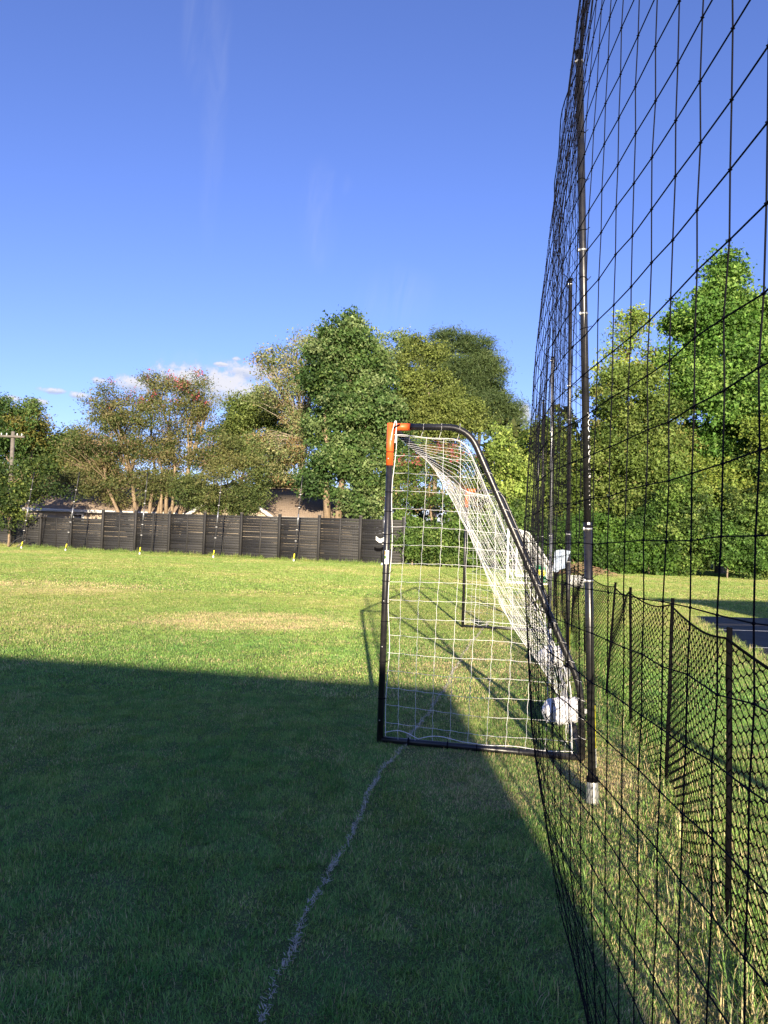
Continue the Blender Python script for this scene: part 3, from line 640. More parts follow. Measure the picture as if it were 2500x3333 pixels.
tree('poplar_tree', 'silvery pale green tree just beyond the dark maple', 'tree', Lb['poplar'], (1, 56), PALE, 10, k=1.5, per=36, rc=.42, stray=.25, lump=.25)
tree('elm_tree', 'yellow-olive broad tree between maple and pine', 'tree', Lb['elm'], (3.6, 52), [(.105, .118, .032, 3), (.150, .156, .046, 3), (.065, .080, .022, 2)], 11, k=1.6, per=44, rc=.4)
tree('pine_tree', 'dark rounded pine rising behind the yellow-olive tree', 'tree', Lb['pine'], (8, 62), PINEC, 12, k=1.7, per=60, rc=.5, L=.34, W=.035, bark=BARKD, up=.1, stray=.08, lump=.2, squash=.5)
tree('crepe_myrtle', 'crepe myrtle with reddish blooms seen through the goal net', 'tree', Lb['crepe_d'], (3.5, 41.3), [(.065, .10, .022, 3), (.11, .12, .03, 2.5), (.19, .12, .06, 1.6), (.05, .085, .02, 2)], 13, k=2.0, per=40, rc=.32, L=.10, W=.06, bark=BARKT,
     trunks=[(3.2, 41, 2.6, 41, 3.4), (3.6, 41, 3.9, 41, 3.6), (3.9, 41, 4.8, 41.2, 3.3)], tr=.09, group='crepe myrtles', flowers=(5.2, 26, [(.42, .10, .10), (.36, .12, .09)]))
tree('lime_sapling', 'slender sapling with bright lime leaves right of the goal', 'tree', Lb['sapling_lime'], (7, 39), [(.19, .225, .055, 3), (.26, .28, .075, 2), (.12, .15, .035, 2)], 14, k=1.7, per=26, rc=.32, bark=BARKT, tr=.06, stray=.25, bare=20)
HG = 'woodland edge trees'
tree('woodland_tree', 'olive tree behind the ball-stop net poles', 'tree', Lb['mid_a'], (9.6, 43), [(.075, .10, .022, 3), (.12, .13, .028, 2.5), (.045, .07, .016, 2)], 15, k=1.6, per=42, rc=.38, group=HG, stray=.25)
tree('thin_tree', 'thin airy tree top standing above the woodland edge', 'tree', Lb['thin'], (14.3, 43), [(.13, .165, .035, 3), (.20, .215, .05, 2), (.20, .13, .05, .6)], 16, k=1.0, per=22, rc=.34, tr=.08, bare=60, bark=BARKT, stray=.3)
tree('woodland_tree', 'yellow-green bushy tree in the middle of the woodland edge', 'tree', Lb['mid_b'], (14.6, 41.2), G_YEL, 17, k=1.7, per=44, rc=.36, group=HG, stray=.22, lump=.24)
tree('sweetgum_tree', 'tallest tree, a bright green sweetgum over the woodland edge', 'tree', Lb['sweetgum'], (20, 42.2), G_BRT, 18, k=1.75, per=46, rc=.36, L=.17, W=.12, group=HG, stray=.22, lump=.24, tr=.3, nsub=9)
tree('woodland_tree', 'yellow-olive tree below the sweetgum', 'tree', Lb['hackberry'], (20.5, 39.5), [(.11, .135, .026, 3), (.17, .18, .04, 2), (.055, .085, .02, 2.5)], 19, k=1.6, per=42, rc=.36, group=HG, stray=.22, lump=.24)
# shrubs along the field edge: each mound a thing of its own
def shrub(label, x, y, w, h, pal, seed, group, name='shrub'):
    r = np.random.RandomState(seed)
    lb = [(x+(r.rand()-.5)*w*.9, y+(r.rand()-.3)*.8, h*(.25+.4*r.rand()), w*(.20+.22*r.rand()), w*.34, h*(.20+.22*r.rand())) for _ in range(8)]
    return tree(name, label, 'shrub', lb, (x, y), pal, seed, k=2.6, per=26, rc=.22, L=.13, W=.075, tr=.04, twigs=2, group=group, split=.1, stray=.15)
IVY = [(.062, .098, .022, 3), (.100, .138, .034, 2.5), (.034, .056, .014, 2.5), (.14, .155, .05, .8)]
sg = 'ivy shrubs behind the goal'
for i, (x, y, w, h, lab) in enumerate([(1.6, 38.2, 2.3, 3.2, 'ivy covered shrub at the end of the black fence'), (3.0, 38.0, 2.4, 3.0, 'ivy shrub filling the left half of the goal'),
        (4.6, 37.8, 2.4, 3.2, 'ivy shrub beside the far goal post'), (6.0, 37.6, 2.4, 3.4, 'ivy shrub behind the sagging goal net'), (7.4, 37.4, 2.4, 3.6, 'ivy shrub under the lime sapling')]):
    shrub(lab, x, y, w, h, IVY, 100+i, sg)
sg = 'shrubs along the woodland edge'
for i, (x, y, w, h, lab) in enumerate([(8.9, 37.6, 2.4, 2.8, 'dark shrub behind the brown brush pile'), (10.6, 37.6, 2.6, 3.6, 'shrub straight behind the near net pole'), (12.2, 36.9, 2.2, 2.3, 'dark ivy shrub just right of the near net pole'),
        (13.9, 37.2, 2.8, 3.9, 'dull green ivy shrub left of the bright mounds'), (15.7, 36.9, 2.4, 5.2, 'bright green leafy mound above the court corner'), (17.5, 36.2, 3.0, 3.3, 'bright green leafy mound over the dark lawn shadow'), (19.4, 36.6, 2.6, 5.6, 'rightmost bright leafy mound of the woodland edge')]):
    shrub(lab, x, y, w, h, ([(.066, .105, .022, 3), (.110, .150, .036, 2.5), (.155, .178, .052, 1), (.034, .054, .014, 2)] if i % 2 == 0 else [(.055, .10, .02, 3), (.09, .135, .03, 2), (.035, .06, .014, 2)]) if i > 3 else [(.045, .085, .016, 3), (.075, .12, .022, 2), (.03, .055, .012, 2)], 120+i, sg)
# the wood farther back reads as one mass
r = np.random.RandomState(55); Pp = []
for x in np.arange(-60, 75, 2.6):
    y = 74+6*r.rand(); h = (6.2+1.6*r.rand()) if x < 12 else (8.5+2*r.rand())
    nn = 520; d = r.randn(nn, 3); d /= np.linalg.norm(d, axis=1, keepdims=True)
    Pp.append(np.array([x, y, h*.5])+d*np.array([2.4, 2, h*.5])*(.75+.3*r.rand(nn))[:, None])
for x in np.arange(8, 32, 2.0):
    y = 46+3*r.rand(); h = 8.5+2.5*r.rand()
    nn = 1500; d = r.randn(nn, 3); d /= np.linalg.norm(d, axis=1, keepdims=True)
    Pp.append(np.array([x, y, h*.5])+d*np.array([1.9, 1.6, h*.5])*(.6+.45*r.rand(nn))[:, None])
Pp = np.concatenate(Pp); Pp = Pp[Pp[:, 2] > 0]
cl = np.array([(.035, .06, .018), (.055, .085, .024), (.08, .095, .03)])[r.randint(0, 3, len(Pp))]*(.7+.6*r.rand(len(Pp)))[:, None]
V, F, tint = leaf_cloud(Pp, np.tile([[0, -1., .2]], (len(Pp), 1)), .55, .36, cl, r)
tag(obj('woodland', V, [F], LEAF, attr={'tint': tint}), 'dark mass of woodland beyond houses and field', 'woodland', kind='stuff')

# ---------------------------------------------------------------- house behind the fence
H = thing('house', (-13, 51, 0), 'tan house with long brown shingle roof behind the black fence', 'house')
obj('wall', *box((-13.4, 52.75, 1.25), (22.4, 7.0, 2.5)), SIDING, H)
def roof_pitch(x0, x1, y0, z0, y1, z1, th=.12):
    V = np.array([[x0, y0, z0], [x1, y0, z0], [x1, y1, z1], [x0, y1, z1], [x0, y0, z0-th], [x1, y0, z0-th], [x1, y1, z1-th], [x0, y1, z1-th]])
    return V, [np.array([[0, 1, 2, 3], [7, 6, 5, 4], [0, 4, 5, 1], [1, 5, 6, 2], [2, 6, 7, 3], [3, 7, 4, 0]])]
rf = obj('roof', *join(roof_pitch(-25, -1.7, 48.8, 2.64, 53, 4.75), roof_pitch(-25, -1.7, 57.2, 2.64, 53.001, 4.75)), SHINGLE, H)
obj('ridge_cap', *box((-13.35, 53, 4.77), (23.3, .3, .06)), SHINGLE, rf)
obj('chimney_vent', *tubes(np.array([[-5.4, 51.2, 3.5], [-5.4, 51.2, 4.2]]), .06, 8, True), WHITE, rf)
obj('fascia', *box((-13.35, 48.76, 2.50), (23.3, .06, .2)), TRIM, H)
w = obj('window', *box((-21.1, 49.22, 2.02), (.86, .1, .72)), TRIM, H); obj('pane', *box((-21.1, 49.16, 2.03), (.5, .02, .42)), GLASS, w)
w = obj('window', *box((-18.0, 49.22, 1.75), (1.0, .1, 1.1)), TRIM, H); obj('pane', *box((-18.0, 49.16, 1.75), (.8, .02, .9)), GLASS, w)
# front gable wing
ax, az_, hw = -10.0, 4.45, 3.15
V = np.array([[ax-hw, 46.6, 0], [ax+hw, 46.6, 0], [ax+hw, 46.6, 2.3], [ax, 46.6, az_-.12], [ax-hw, 46.6, 2.3], [ax-hw, 49.2, 0], [ax+hw, 49.2, 0], [ax+hw, 49.2, 2.3], [ax, 49.2, az_-.12], [ax-hw, 49.2, 2.3]])
obj('gable_wall', V, [np.array([[0, 1, 2, 3, 4], [9, 8, 7, 6, 5]]), np.array([[1, 6, 7, 2], [0, 4, 9, 5]])], SIDING, H)
for s in (-1, 1):
    x1 = ax+s*(hw+.35); sl = (az_-2.3)/hw; z1 = az_-sl*(hw+.35)
    V = np.array([[ax, 46.3, az_], [x1, 46.3, z1], [x1, 52, z1], [ax, 52, az_], [ax, 46.3, az_-.1], [x1, 46.3, z1-.1], [x1, 52, z1-.1], [ax, 52, az_-.1]])
    g_ = obj('gable_roof', V, [np.array([[0, 1, 2, 3], [7, 6, 5, 4], [0, 4, 5, 1], [1, 5, 6, 2], [2, 6, 7, 3], [3, 7, 4, 0]])], SHINGLE, H)
    V = np.array([[ax, 46.26, az_+.02], [x1, 46.26, z1+.02], [x1, 46.26, z1-.24], [ax, 46.26, az_-.24], [ax, 46.297, az_+.02], [x1, 46.297, z1+.02], [x1, 46.297, z1-.24], [ax, 46.297, az_-.24]])
    obj('rake_board', V, [np.array([[3, 2, 1, 0], [4, 5, 6, 7], [0, 1, 5, 4], [1, 2, 6, 5], [2, 3, 7, 6], [3, 0, 4, 7]])], TRIM, H)

# utility pole
U = thing('utility_pole', (-24.86, 47.3, 0), 'grey utility pole with one crossarm among the left trees', 'utility pole')
obj('pole', *tubes(np.array([[-25.0, 47.3, 0], [-24.86, 47.3, 4], [-24.86, 47.3, 7.6]]), np.array([.16, .14, .12]), 10, True), POLEW, U)
arm = obj('crossarm', *box((-24.86, 47.14, 7.25), (1.7, .1, .14)), POLEW, U)
for x in (-25.55, -25.2, -24.5, -24.2): obj('insulator', *tubes(np.array([[x, 47.14, 7.32], [x, 47.14, 7.46]]), .035, 8, True), WHITE, arm)

# ---------------------------------------------------------------- board fence
fA, fB = np.array([1.10, 37.70]), np.array([-18.0, 44.40]); fd = (fB-fA); fd /= np.linalg.norm(fd); fn = np.array([fd[1], -fd[0]])
if fn[1] > 0: fn = -fn
frz = math.atan2(fd[1], fd[0])
FN = thing('board_fence', (fB[0], fB[1], 0), 'long black stained fence of horizontal boards along the field edge', 'fence')
BAY = 2.44
bm_ = [mesh_np('board', *box((0, 0, 0), (BAY-.005, .022, .146), 0, .004)) for _ in range(1)][0]; bm_.materials.append(FENCEW)
pw = {2.4: mesh_np('post', *box((0, 0, 1.27), (.15, .13, 2.54), 0, .008)), 2.0: mesh_np('post', *box((0, 0, 1.07), (.15, .13, 2.14), 0, .008))}
sw = {2.4: mesh_np('stile', *box((0, 0, 1.19), (.085, .035, 2.38), 0, .005)), 2.0: mesh_np('stile', *box((0, 0, .98), (.085, .035, 1.96), 0, .005))}
for dct in (pw, sw):
    for m_ in dct.values(): m_.materials.append(FENCEP)
capm = mesh_np('post_cap', *box((0, 0, 0), (.17, .15, .03), 0, .006)); capm.materials.append(mat('pale post cap', (.22, .20, .17), .8))
nb = 12
for b in range(nb):
    hgt = 2.4 if b < 8 else 2.0; nbd = 16 if hgt > 2.2 else 13
    p0 = fA+fd*BAY*b; pc = p0+fd*BAY/2
    for j in range(nbd):
        lift = rs.rand()
        o = inst('board', bm_, (pc[0], pc[1], .10+j*.1492+(rs.rand()-.5)*.007), 0, FN,
                 rot=(rs.randn()*.01, rs.randn()*(.0016 if lift < .8 else .004), frz), scale=(1, 1, .965+.045*rs.rand()))
    q = p0+fn*.085; po = inst('post', pw[2.4 if b < 9 else 2.0], (q[0], q[1], 0), frz, FN)
    inst('post_cap', capm, (q[0], q[1], 2.4+.158 if b < 9 else 2.158), frz, FN)
    q = pc+fn*.033; inst('stile', sw[hgt], (q[0], q[1], 0), frz, FN)
q = fA+fd*BAY*nb+fn*.085; inst('post', pw[2.0], (q[0], q[1], 0), frz, FN)

# black bent pipe leaning at the fence foot
pp = np.array([(-23.35, 44.6, .02), (-23.0, 44.65, .45), (-22.7, 44.7, .62), (-22.35, 44.7, .62), (-22.25, 44.6, .55), (-22.5, 44.5, .3), (-22.75, 44.4, .02)])
tag(obj('bent_pipe', *tubes(resample(fillet(pp, [.08]*5, 4), 30)[None], .03, 8, True), BLACK, smooth=True), 'black bent pipe hoop leaning at the foot of the fence', 'pipe')

# ---------------------------------------------------------------- far ball-stop net along the fence
def far_pole(x, y, lx, label, grp):
    t = thing('net_pole', (x, y, 0), label, 'pole', grp)
    z = np.linspace(0, 4.65, 8); P = np.stack([x+lx*z/4.65, y+0*z, z], 1)
    obj('shaft', *tubes(P[None], .03, 8, True), BLACK, t, smooth=True)
    obj('sleeve', *tubes((P[:2]*0+np.array([[x+lx*.42, y, 1.95], [x+lx*.55, y, 2.55]]))[None], .04, 8, True), GREYP, t)
    if x < -1: obj('sticker', *tubes(np.array([[[x, y, .14], [x+lx*.1, y, .42]]]), .033, 8), YELLOW, t)
    obj('foot', *tubes(np.array([[[x, y, 0], [x, y, .13]]]), np.array([[.05, .04]]), 8), WHITE, t)
    for zz in (1.1, 1.7, 2.9, 3.6): obj('clip', *box((x+lx*zz/4.65, y-.03, zz), (.10, .04, .025)), WHITE, t)
    return t
FP = [(-21.8, 43.1, .55), (-18.6, 41.9, .6), (-13.7, 40.3, .25), (-9.3, 39.3, .3), (-4.75, 38.3, .3), (-.02, 37.25, .1)]
labs = ['net pole before the bent pipe hoop at the left end', 'net pole in front of the small white framed window', 'net pole in front of the crepe myrtle trunks', 'net pole midway along the black fence', 'net pole in front of the brown roof', 'net pole just left of the near goal post']
for (x, y, lx), lb in zip(FP, labs): far_pole(x, y, lx, lb, 'net poles along the black fence')
pf = np.array(FP)
def far_xy(s, z):
    f = s*(len(pf)-1); i = np.minimum(f.astype(int), len(pf)-2); u = f-i
    a = pf[i]; b = pf[i+1]
    x = a[:, 0]+(b[:, 0]-a[:, 0])*u+(a[:, 2]+(b[:, 2]-a[:, 2])*u)*z/4.65; y = a[:, 1]+(b[:, 1]-a[:, 1])*u-.12*np.sin(np.pi*u)*(1-z/6)
    return np.stack([x, y, z-.10*np.sin(np.pi*u)*z/4.65], 1)
vv = [far_xy(np.full(10, s), np.linspace(.02, 4.6, 10)) for s in np.linspace(0, 1, 226)]
hh = [far_xy(np.linspace(0, 1, 60), np.full(60, z)) for z in np.linspace(.02, 4.6, 47)]
N2 = thing('ball_stop_net', (pf[0, 0], pf[0, 1], 0), 'fine dark net strung on poles in front of the black fence', 'net')
obj('netting', *join(tubes(np.array(vv), .0019, 3), tubes(np.array(hh), .0019, 3)), TWINE, N2)

# ---------------------------------------------------------------- near ball-stop net and its poles
PB = np.array([(.42, .35), (1.34, 4.42), (2.20, 8.35), (2.84, 11.95), (3.52, 15.6), (4.2, 19.2)])
PT = np.array([(.42, .35), (1.13, 4.40), (2.10, 8.30), (2.74, 11.90), (3.42, 15.6), (4.1, 19.2)])
HT = 4.66
BUL = [0, .24, .30, .26, .22]
NN = thing('ball_stop_net', (PB[1, 0], PB[1, 1], 0), 'tall black ball-stop net sweeping past the goal towards the viewer', 'net')
npart = []
_Y = np.linspace(.35, 4.41, 400)
_X = np.interp(_Y, [.35, .7, .92, 1.25, 1.59, 2.1, 2.7, 3.3, 3.9, 4.41], [.42, .45, .458, .456, .458, .468, .53, .66, .92, 1.235])
_X = np.convolve(np.pad(_X, 20, mode='reflect', reflect_type='odd'), np.ones(41)/41, 'valid')
_D = np.r_[0, np.cumsum(np.hypot(np.diff(_X), np.diff(_Y)))]; _D /= _D[-1]
def net_pt(k, s, z, jx, jz):
    zz = z/HT; sag = .11*np.sin(np.pi*s)*(.35+.65*zz)
    if k == 0:      # slack bay beside the viewer: belly towards the field, tied to the pole
        y = np.interp(s, _D, _Y); x = np.interp(s, _D, _X)
        dz = np.interp(z, [0, .3, .5, .8, 1.6, 2.4, 2.86, 3.65, 4.66], [.34, .22, .13, .06, 0, .03, .075, .165, .27])
        g = np.interp(y, [.35, 1.2, 1.6, 2.0, 2.5, 3.3, 4.0, 4.41], [0, .05, .3, .72, .9, .9, .4, 0]); pl = np.interp(y, [3.2, 4.41], [0, 1])**2
        x = x+dz*g+pl*(PB[1, 0]+(PT[1, 0]-PB[1, 0])*zz-1.235)+.008*np.sin(5*y+3*zz)
        return np.c_[x, y+jx*.7, np.maximum(z-sag*.6+jz*.6, .004)]
    a = PB[k]+(PT[k]-PB[k])*(z/HT)[:, None]; b = PB[k+1]+(PT[k+1]-PB[k+1])*(z/HT)[:, None]
    p = a+(b-a)*s[:, None]; d = (PB[k+1]-PB[k]); d = d/np.linalg.norm(d); nl = np.array([-d[1], d[0]])
    w = BUL[k]*(1-.45*zz)*(1-np.abs(2*s-1)**4)+.020*np.sin(9*s+4*zz+k)+.014*np.sin(23*s+k*2-3*zz)
    w = w*np.clip(np.minimum(s, 1-s)*14, 0, 1)
    p = p+nl*w[:, None]+d*(jx)[:, None]
    return np.c_[p, np.maximum(z-sag+jz, .004)]
for k in range(5):
    Lb_ = np.linalg.norm(PB[k+1]-PB[k]); ns = int(round(Lb_*1.04/.106)); nz = int(round(HT/.101))
    ss = np.linspace(0, 1, ns+1); zs = np.linspace(.01, HT, nz+1)
    S, Z = np.meshgrid(ss, zs); jx = (rs.randn(*S.shape))*.005; jz = rs.randn(*S.shape)*.004
    jx += .012*np.sin(Z*2.1+S*7+k); jx[:, 0] = jx[:, -1] = 0
    P = net_pt(k, S.ravel(), Z.ravel(), jx.ravel(), jz.ravel()).reshape(nz+1, ns+1, 3)
    rad = .0013 if k == 0 else .0013
    npart.append(tubes(P, rad, 4)); npart.append(tubes(P.transpose(1, 0, 2), rad, 4))
    if k < 2:   # knots
        K = P.reshape(-1, 3); o_ = np.array([[1, 0, 0], [-1, 0, 0], [0, 1, 0], [0, -1, 0], [0, 0, 1], [0, 0, -1]])*.0036
        V = (K[:, None, :]+o_[None]).reshape(-1, 3); t8 = np.array([[0, 2, 4], [2, 1, 4], [1, 3, 4], [3, 0, 4], [2, 0, 5], [1, 2, 5], [3, 1, 5], [0, 3, 5]])
        npart.append((V, [(np.arange(len(K))[:, None, None]*6+t8[None]).reshape(-1, 3)]))
    npart.append(tubes(P[-1][None], .004, 5)); npart.append(tubes(P[0][None], .003, 5))
obj('netting', *join(*npart), TWINE, NN)

def text_on_pole(body, length, cx, cy, r, z0, ang, lean, mtl, parent, name='lettering', height=None):
    cu = bpy.data.curves.new(name, 'FONT'); cu.body = body; cu.size = 1.0; cu.resolution_u = 2
    o = bpy.data.objects.new(name, cu); COL.objects.link(o)
    dg = bpy.context.evaluated_depsgraph_get(); me = bpy.data.meshes.new_from_object(o.evaluated_get(dg))
    bpy.data.objects.remove(o)
    v = np.array([x.co[:] for x in me.vertices]); polys = [list(p.vertices) for p in me.polygons]; bpy.data.meshes.remove(me)
    sx = length/(v[:, 0].max()-v[:, 0].min()); hh_ = height or sx*.72
    u = (v[:, 0]-v[:, 0].min())*sx; w = (v[:, 1]-v[:, 1].min())/(v[:, 1].max()-v[:, 1].min())*hh_
    a = ang - (w-hh_/2)/r*1.0    # letter tops turn towards the field side
    z = z0+u
    V = np.stack([cx+lean[0]*z+r*np.cos(a), cy+lean[1]*z+r*np.sin(a), z], 1)
    tri = []
    for p in polys:
        for i in range(1, len(p)-1): tri.append((p[0], p[i], p[i+1]))
    return obj(name, V, [np.array(tri)], mtl, parent)
PL = ['net pole just out of view beside the viewer', 'tall black net pole with white lettering and silver foot, nearest the viewer', 'second black net pole along the tall net, a pale rag hung on it', 'third net pole along the tall net, its sun glint coloured in grey', 'fourth net pole along the tall net', 'last net pole at the end of the tall net']
for k in range(6):
    b, tp = PB[k], PT[k]; ln = ((tp[0]-b[0])/HT, (tp[1]-b[1])/HT)
    t = thing('net_pole', (b[0], b[1], 0), PL[k], 'pole', 'poles of the tall net')
    m_ = GREYP if k == 3 else BLACK  # third pole grey: sun glint on the gloss put into its colour
    at_ = lambda z: [b[0]+ln[0]*z, b[1]+ln[1]*z, z]
    obj('lower_tube', *tubes(np.array([[at_(.0), at_(1.0), at_(1.72)]]), .0255, 16, True), m_, t, smooth=True)
    obj('upper_tube', *tubes(np.array([[at_(1.7), at_(3.2), at_(HT)]]), .0232, 16, True), m_, t, smooth=True)
    obj('top_cap', *tubes(np.array([[at_(HT), at_(HT+.03)]]), .026, 12, True), BLACKP, t)
    ft = obj('ground_sleeve', *tubes(np.array([[at_(-.02), at_(.02), at_(.13), at_(.15)]]), np.array([[.042, .040, .034, .030]]), 16, True), SILVER, t, smooth=True)
    obj('clamp', *tubes(np.array([[at_(.135), at_(.16)]]), .037, 12, True), BLACKP, ft)
    for zz in ((3.02, 3.42, 4.62, 1.36, 1.68)):
        rr = .0262 if zz < 1.72 else .0242
        obj('hook_clip', *join(tubes(np.array([[at_(zz-.006), at_(zz+.006)]]), rr+.0012, 12, True), box((at_(zz)[0]-.027, at_(zz)[1]-.008, zz), (.010, .010, .022), 0, .002)), SILVER, t)
    if k in (1, 2, 3):
        for zz in np.arange(.45, 4.6, .31):
            c_ = np.array(at_(zz)); a_ = np.linspace(0, 2*np.pi, 14)
            P = np.stack([c_[0]+.0265*np.cos(a_), c_[1]+.0265*np.sin(a_), c_[2]+.008*np.sin(a_+zz*9)], 1)
            P = np.r_[P, [c_+np.array([.045, -.01, .015])]]
            obj('net_tie', *tubes(P[None], .0022, 5), TWINE, t)
        rr = .0262
        obj('yellow_sticker', *cyl_patch(b[0], b[1], rr, -.75, .55, .34, .60, ln), YELLOW, t)
        obj('white_sticker', *cyl_patch(b[0], b[1], rr, -.75, .55, .22, .338, ln), STICK, t)
    if k == 1:
        text_on_pole('WWW.BULDOEVR.COM', .60, b[0], b[1], .0239, 1.80, -.62, ln, STICK, t, height=.034)
        obj('screw_disc', *cyl_patch(b[0], b[1], .0262, -1.9, -1.3, 1.705, 1.72, ln), WHITE, t)

# pale rag hung on the second pole
rg = []
r = np.random.RandomState(3)
u = np.linspace(0, 1, 14); v_ = np.linspace(0, 1, 16); Ug, Vg = np.meshgrid(u, v_)
xx = 2.07+(Ug-.42)*.17*(1-.25*Vg*(Ug > .5))-.03*Vg; zz = 1.50-Vg*.26*(1-.35*np.abs(Ug-.3))-.03*np.abs(Ug-.5)
yy = 8.27+.018*np.sin(Ug*11)+.012*np.sin(Vg*6+Ug*5)
V = np.stack([xx, yy, zz], -1).reshape(-1, 3); V2 = V+np.array([0, .004, 0]); ix = np.arange(V.shape[0]).reshape(16, 14); q = np.stack([ix[:-1, :-1], ix[1:, :-1], ix[1:, 1:], ix[:-1, 1:]], -1).reshape(-1, 4)
tag(obj('rag', np.r_[V, V2], [np.r_[q, q[:, ::-1]+len(V)]], mat('pale blue cloth', (.42, .50, .62), .85), smooth=True), 'pale blue rag hanging from the second net pole', 'rag')

# ---------------------------------------------------------------- low plastic mesh fence on stakes
LF = thing('mesh_fence', (1.94, 4.8, 0), 'low black plastic mesh barrier drooping between stakes', 'fence')
ST = np.array(STAKES)
tops = [(.0, .0), (-.03, -.02), (.03, .03), (-.03, 0), (.05, -.06), (.0, .0), (.03, 0), (-.02, 0), (0, 0)]
sh = [1.26, 1.27, 1.24, 1.22, 1.20, 1.22, 1.2, 1.22, 1.2]
for i, ((x, y), (lx, ly), h) in enumerate(zip(STAKES, tops, sh)):
    P = np.array([[x, y, -.1], [x+lx*.5, y+ly*.5, h*.5], [x+lx, y+ly, h]])
    a_ = box((0, 0, 0), (.023, .005, 1)); b_ = box((0, .011, 0), (.005, .016, 1))
    def sheet(bx):
        V, F = bx; V = V.copy(); zz_ = (V[:, 2]+.5)*(h+.1)-.1; f_ = zz_/h
        V[:, 0] += x+lx*f_; V[:, 1] += y+ly*f_; V[:, 2] = zz_; return V, F
    st_ = obj('stake', *join(sheet(a_), sheet(b_)), BLACKP, LF)
def mesh_at(i, s, z):
    a, b = ST[i], ST[i+1]; d = b-a; L = np.linalg.norm(d); d /= L; nl = np.array([-d[1], d[0]])
    ta, tb = np.array(tops[i]), np.array(tops[i+1]); h = sh[i]*(1-s)+sh[i+1]*s-.045
    bow = .045*np.sin(np.pi*s**.7)*(1 if i != 0 else .5)
    sag = .055*np.sin(np.pi*s)
    zz_ = z*(h-sag)
    f_ = z
    p = a+d*(s*L)[:, None]+(ta*(1-s)[:, None]+tb*s[:, None])*f_[:, None]+nl*(bow*(1-.25*np.cos(z*6))-.035*np.sin(np.pi*s)*z+.012*np.sin(z*9+s*5))[:, None]
    return np.c_[p, np.maximum(zz_, .01)]
mp = []
for i in range(len(ST)-1):
    L = np.linalg.norm(ST[i+1]-ST[i])*1.04
    pv, ph_ = (.050, .072) if i < 5 else (.075, .095)
    nc = max(4, int(round(L/ph_))); nr_ = int(round(1.17/pv))
    rad = .0018 if i < 2 else .0024
    # zig-zag uprights and short cross ties make the hexagonal holes
    ups = []
    for c in range(nc+1):
        zz_ = np.arange(2*nr_+1)/(2*nr_); off = np.where((np.arange(2*nr_+1)//1+c) % 2 == 0, .30, -.30)*(ph_/L)
        s_ = np.clip(c/nc+off*np.where((c == 0) | (c == nc), 0, 1), 0, 1)
        ups.append(mesh_at(i, s_+0*zz_, zz_))
    ups = np.array(ups); mp.append(tubes(ups, rad*1.15, 4))
    ties = []
    for c in range(nc):
        for q in range(2*nr_+1):
            if (q+c) % 2 == 0: ties.append(np.stack([ups[c, q], ups[c+1, q]]))
    mp.append(tubes(np.array(ties), rad*1.5 if i < 3 else rad, 4))
    if i < 3:
        K = ups[1:-1].reshape(-1, 3); o_ = np.array([[1, 0, 0], [-1, 0, 0], [0, 1, 0], [0, -1, 0], [0, 0, 1.3], [0, 0, -1.3]])*.0052
        V = (K[:, None, :]+o_[None]).reshape(-1, 3); t8 = np.array([[0, 2, 4], [2, 1, 4], [1, 3, 4], [3, 0, 4], [2, 0, 5], [1, 2, 5], [3, 1, 5], [0, 3, 5]])
        mp.append((V, [(np.arange(len(K))[:, None, None]*6+t8[None]).reshape(-1, 3)]))
    mp.append(tubes(ups[:, -1][None], .006, 4))
obj('plastic_mesh', *join(*mp), BLACKP, LF)

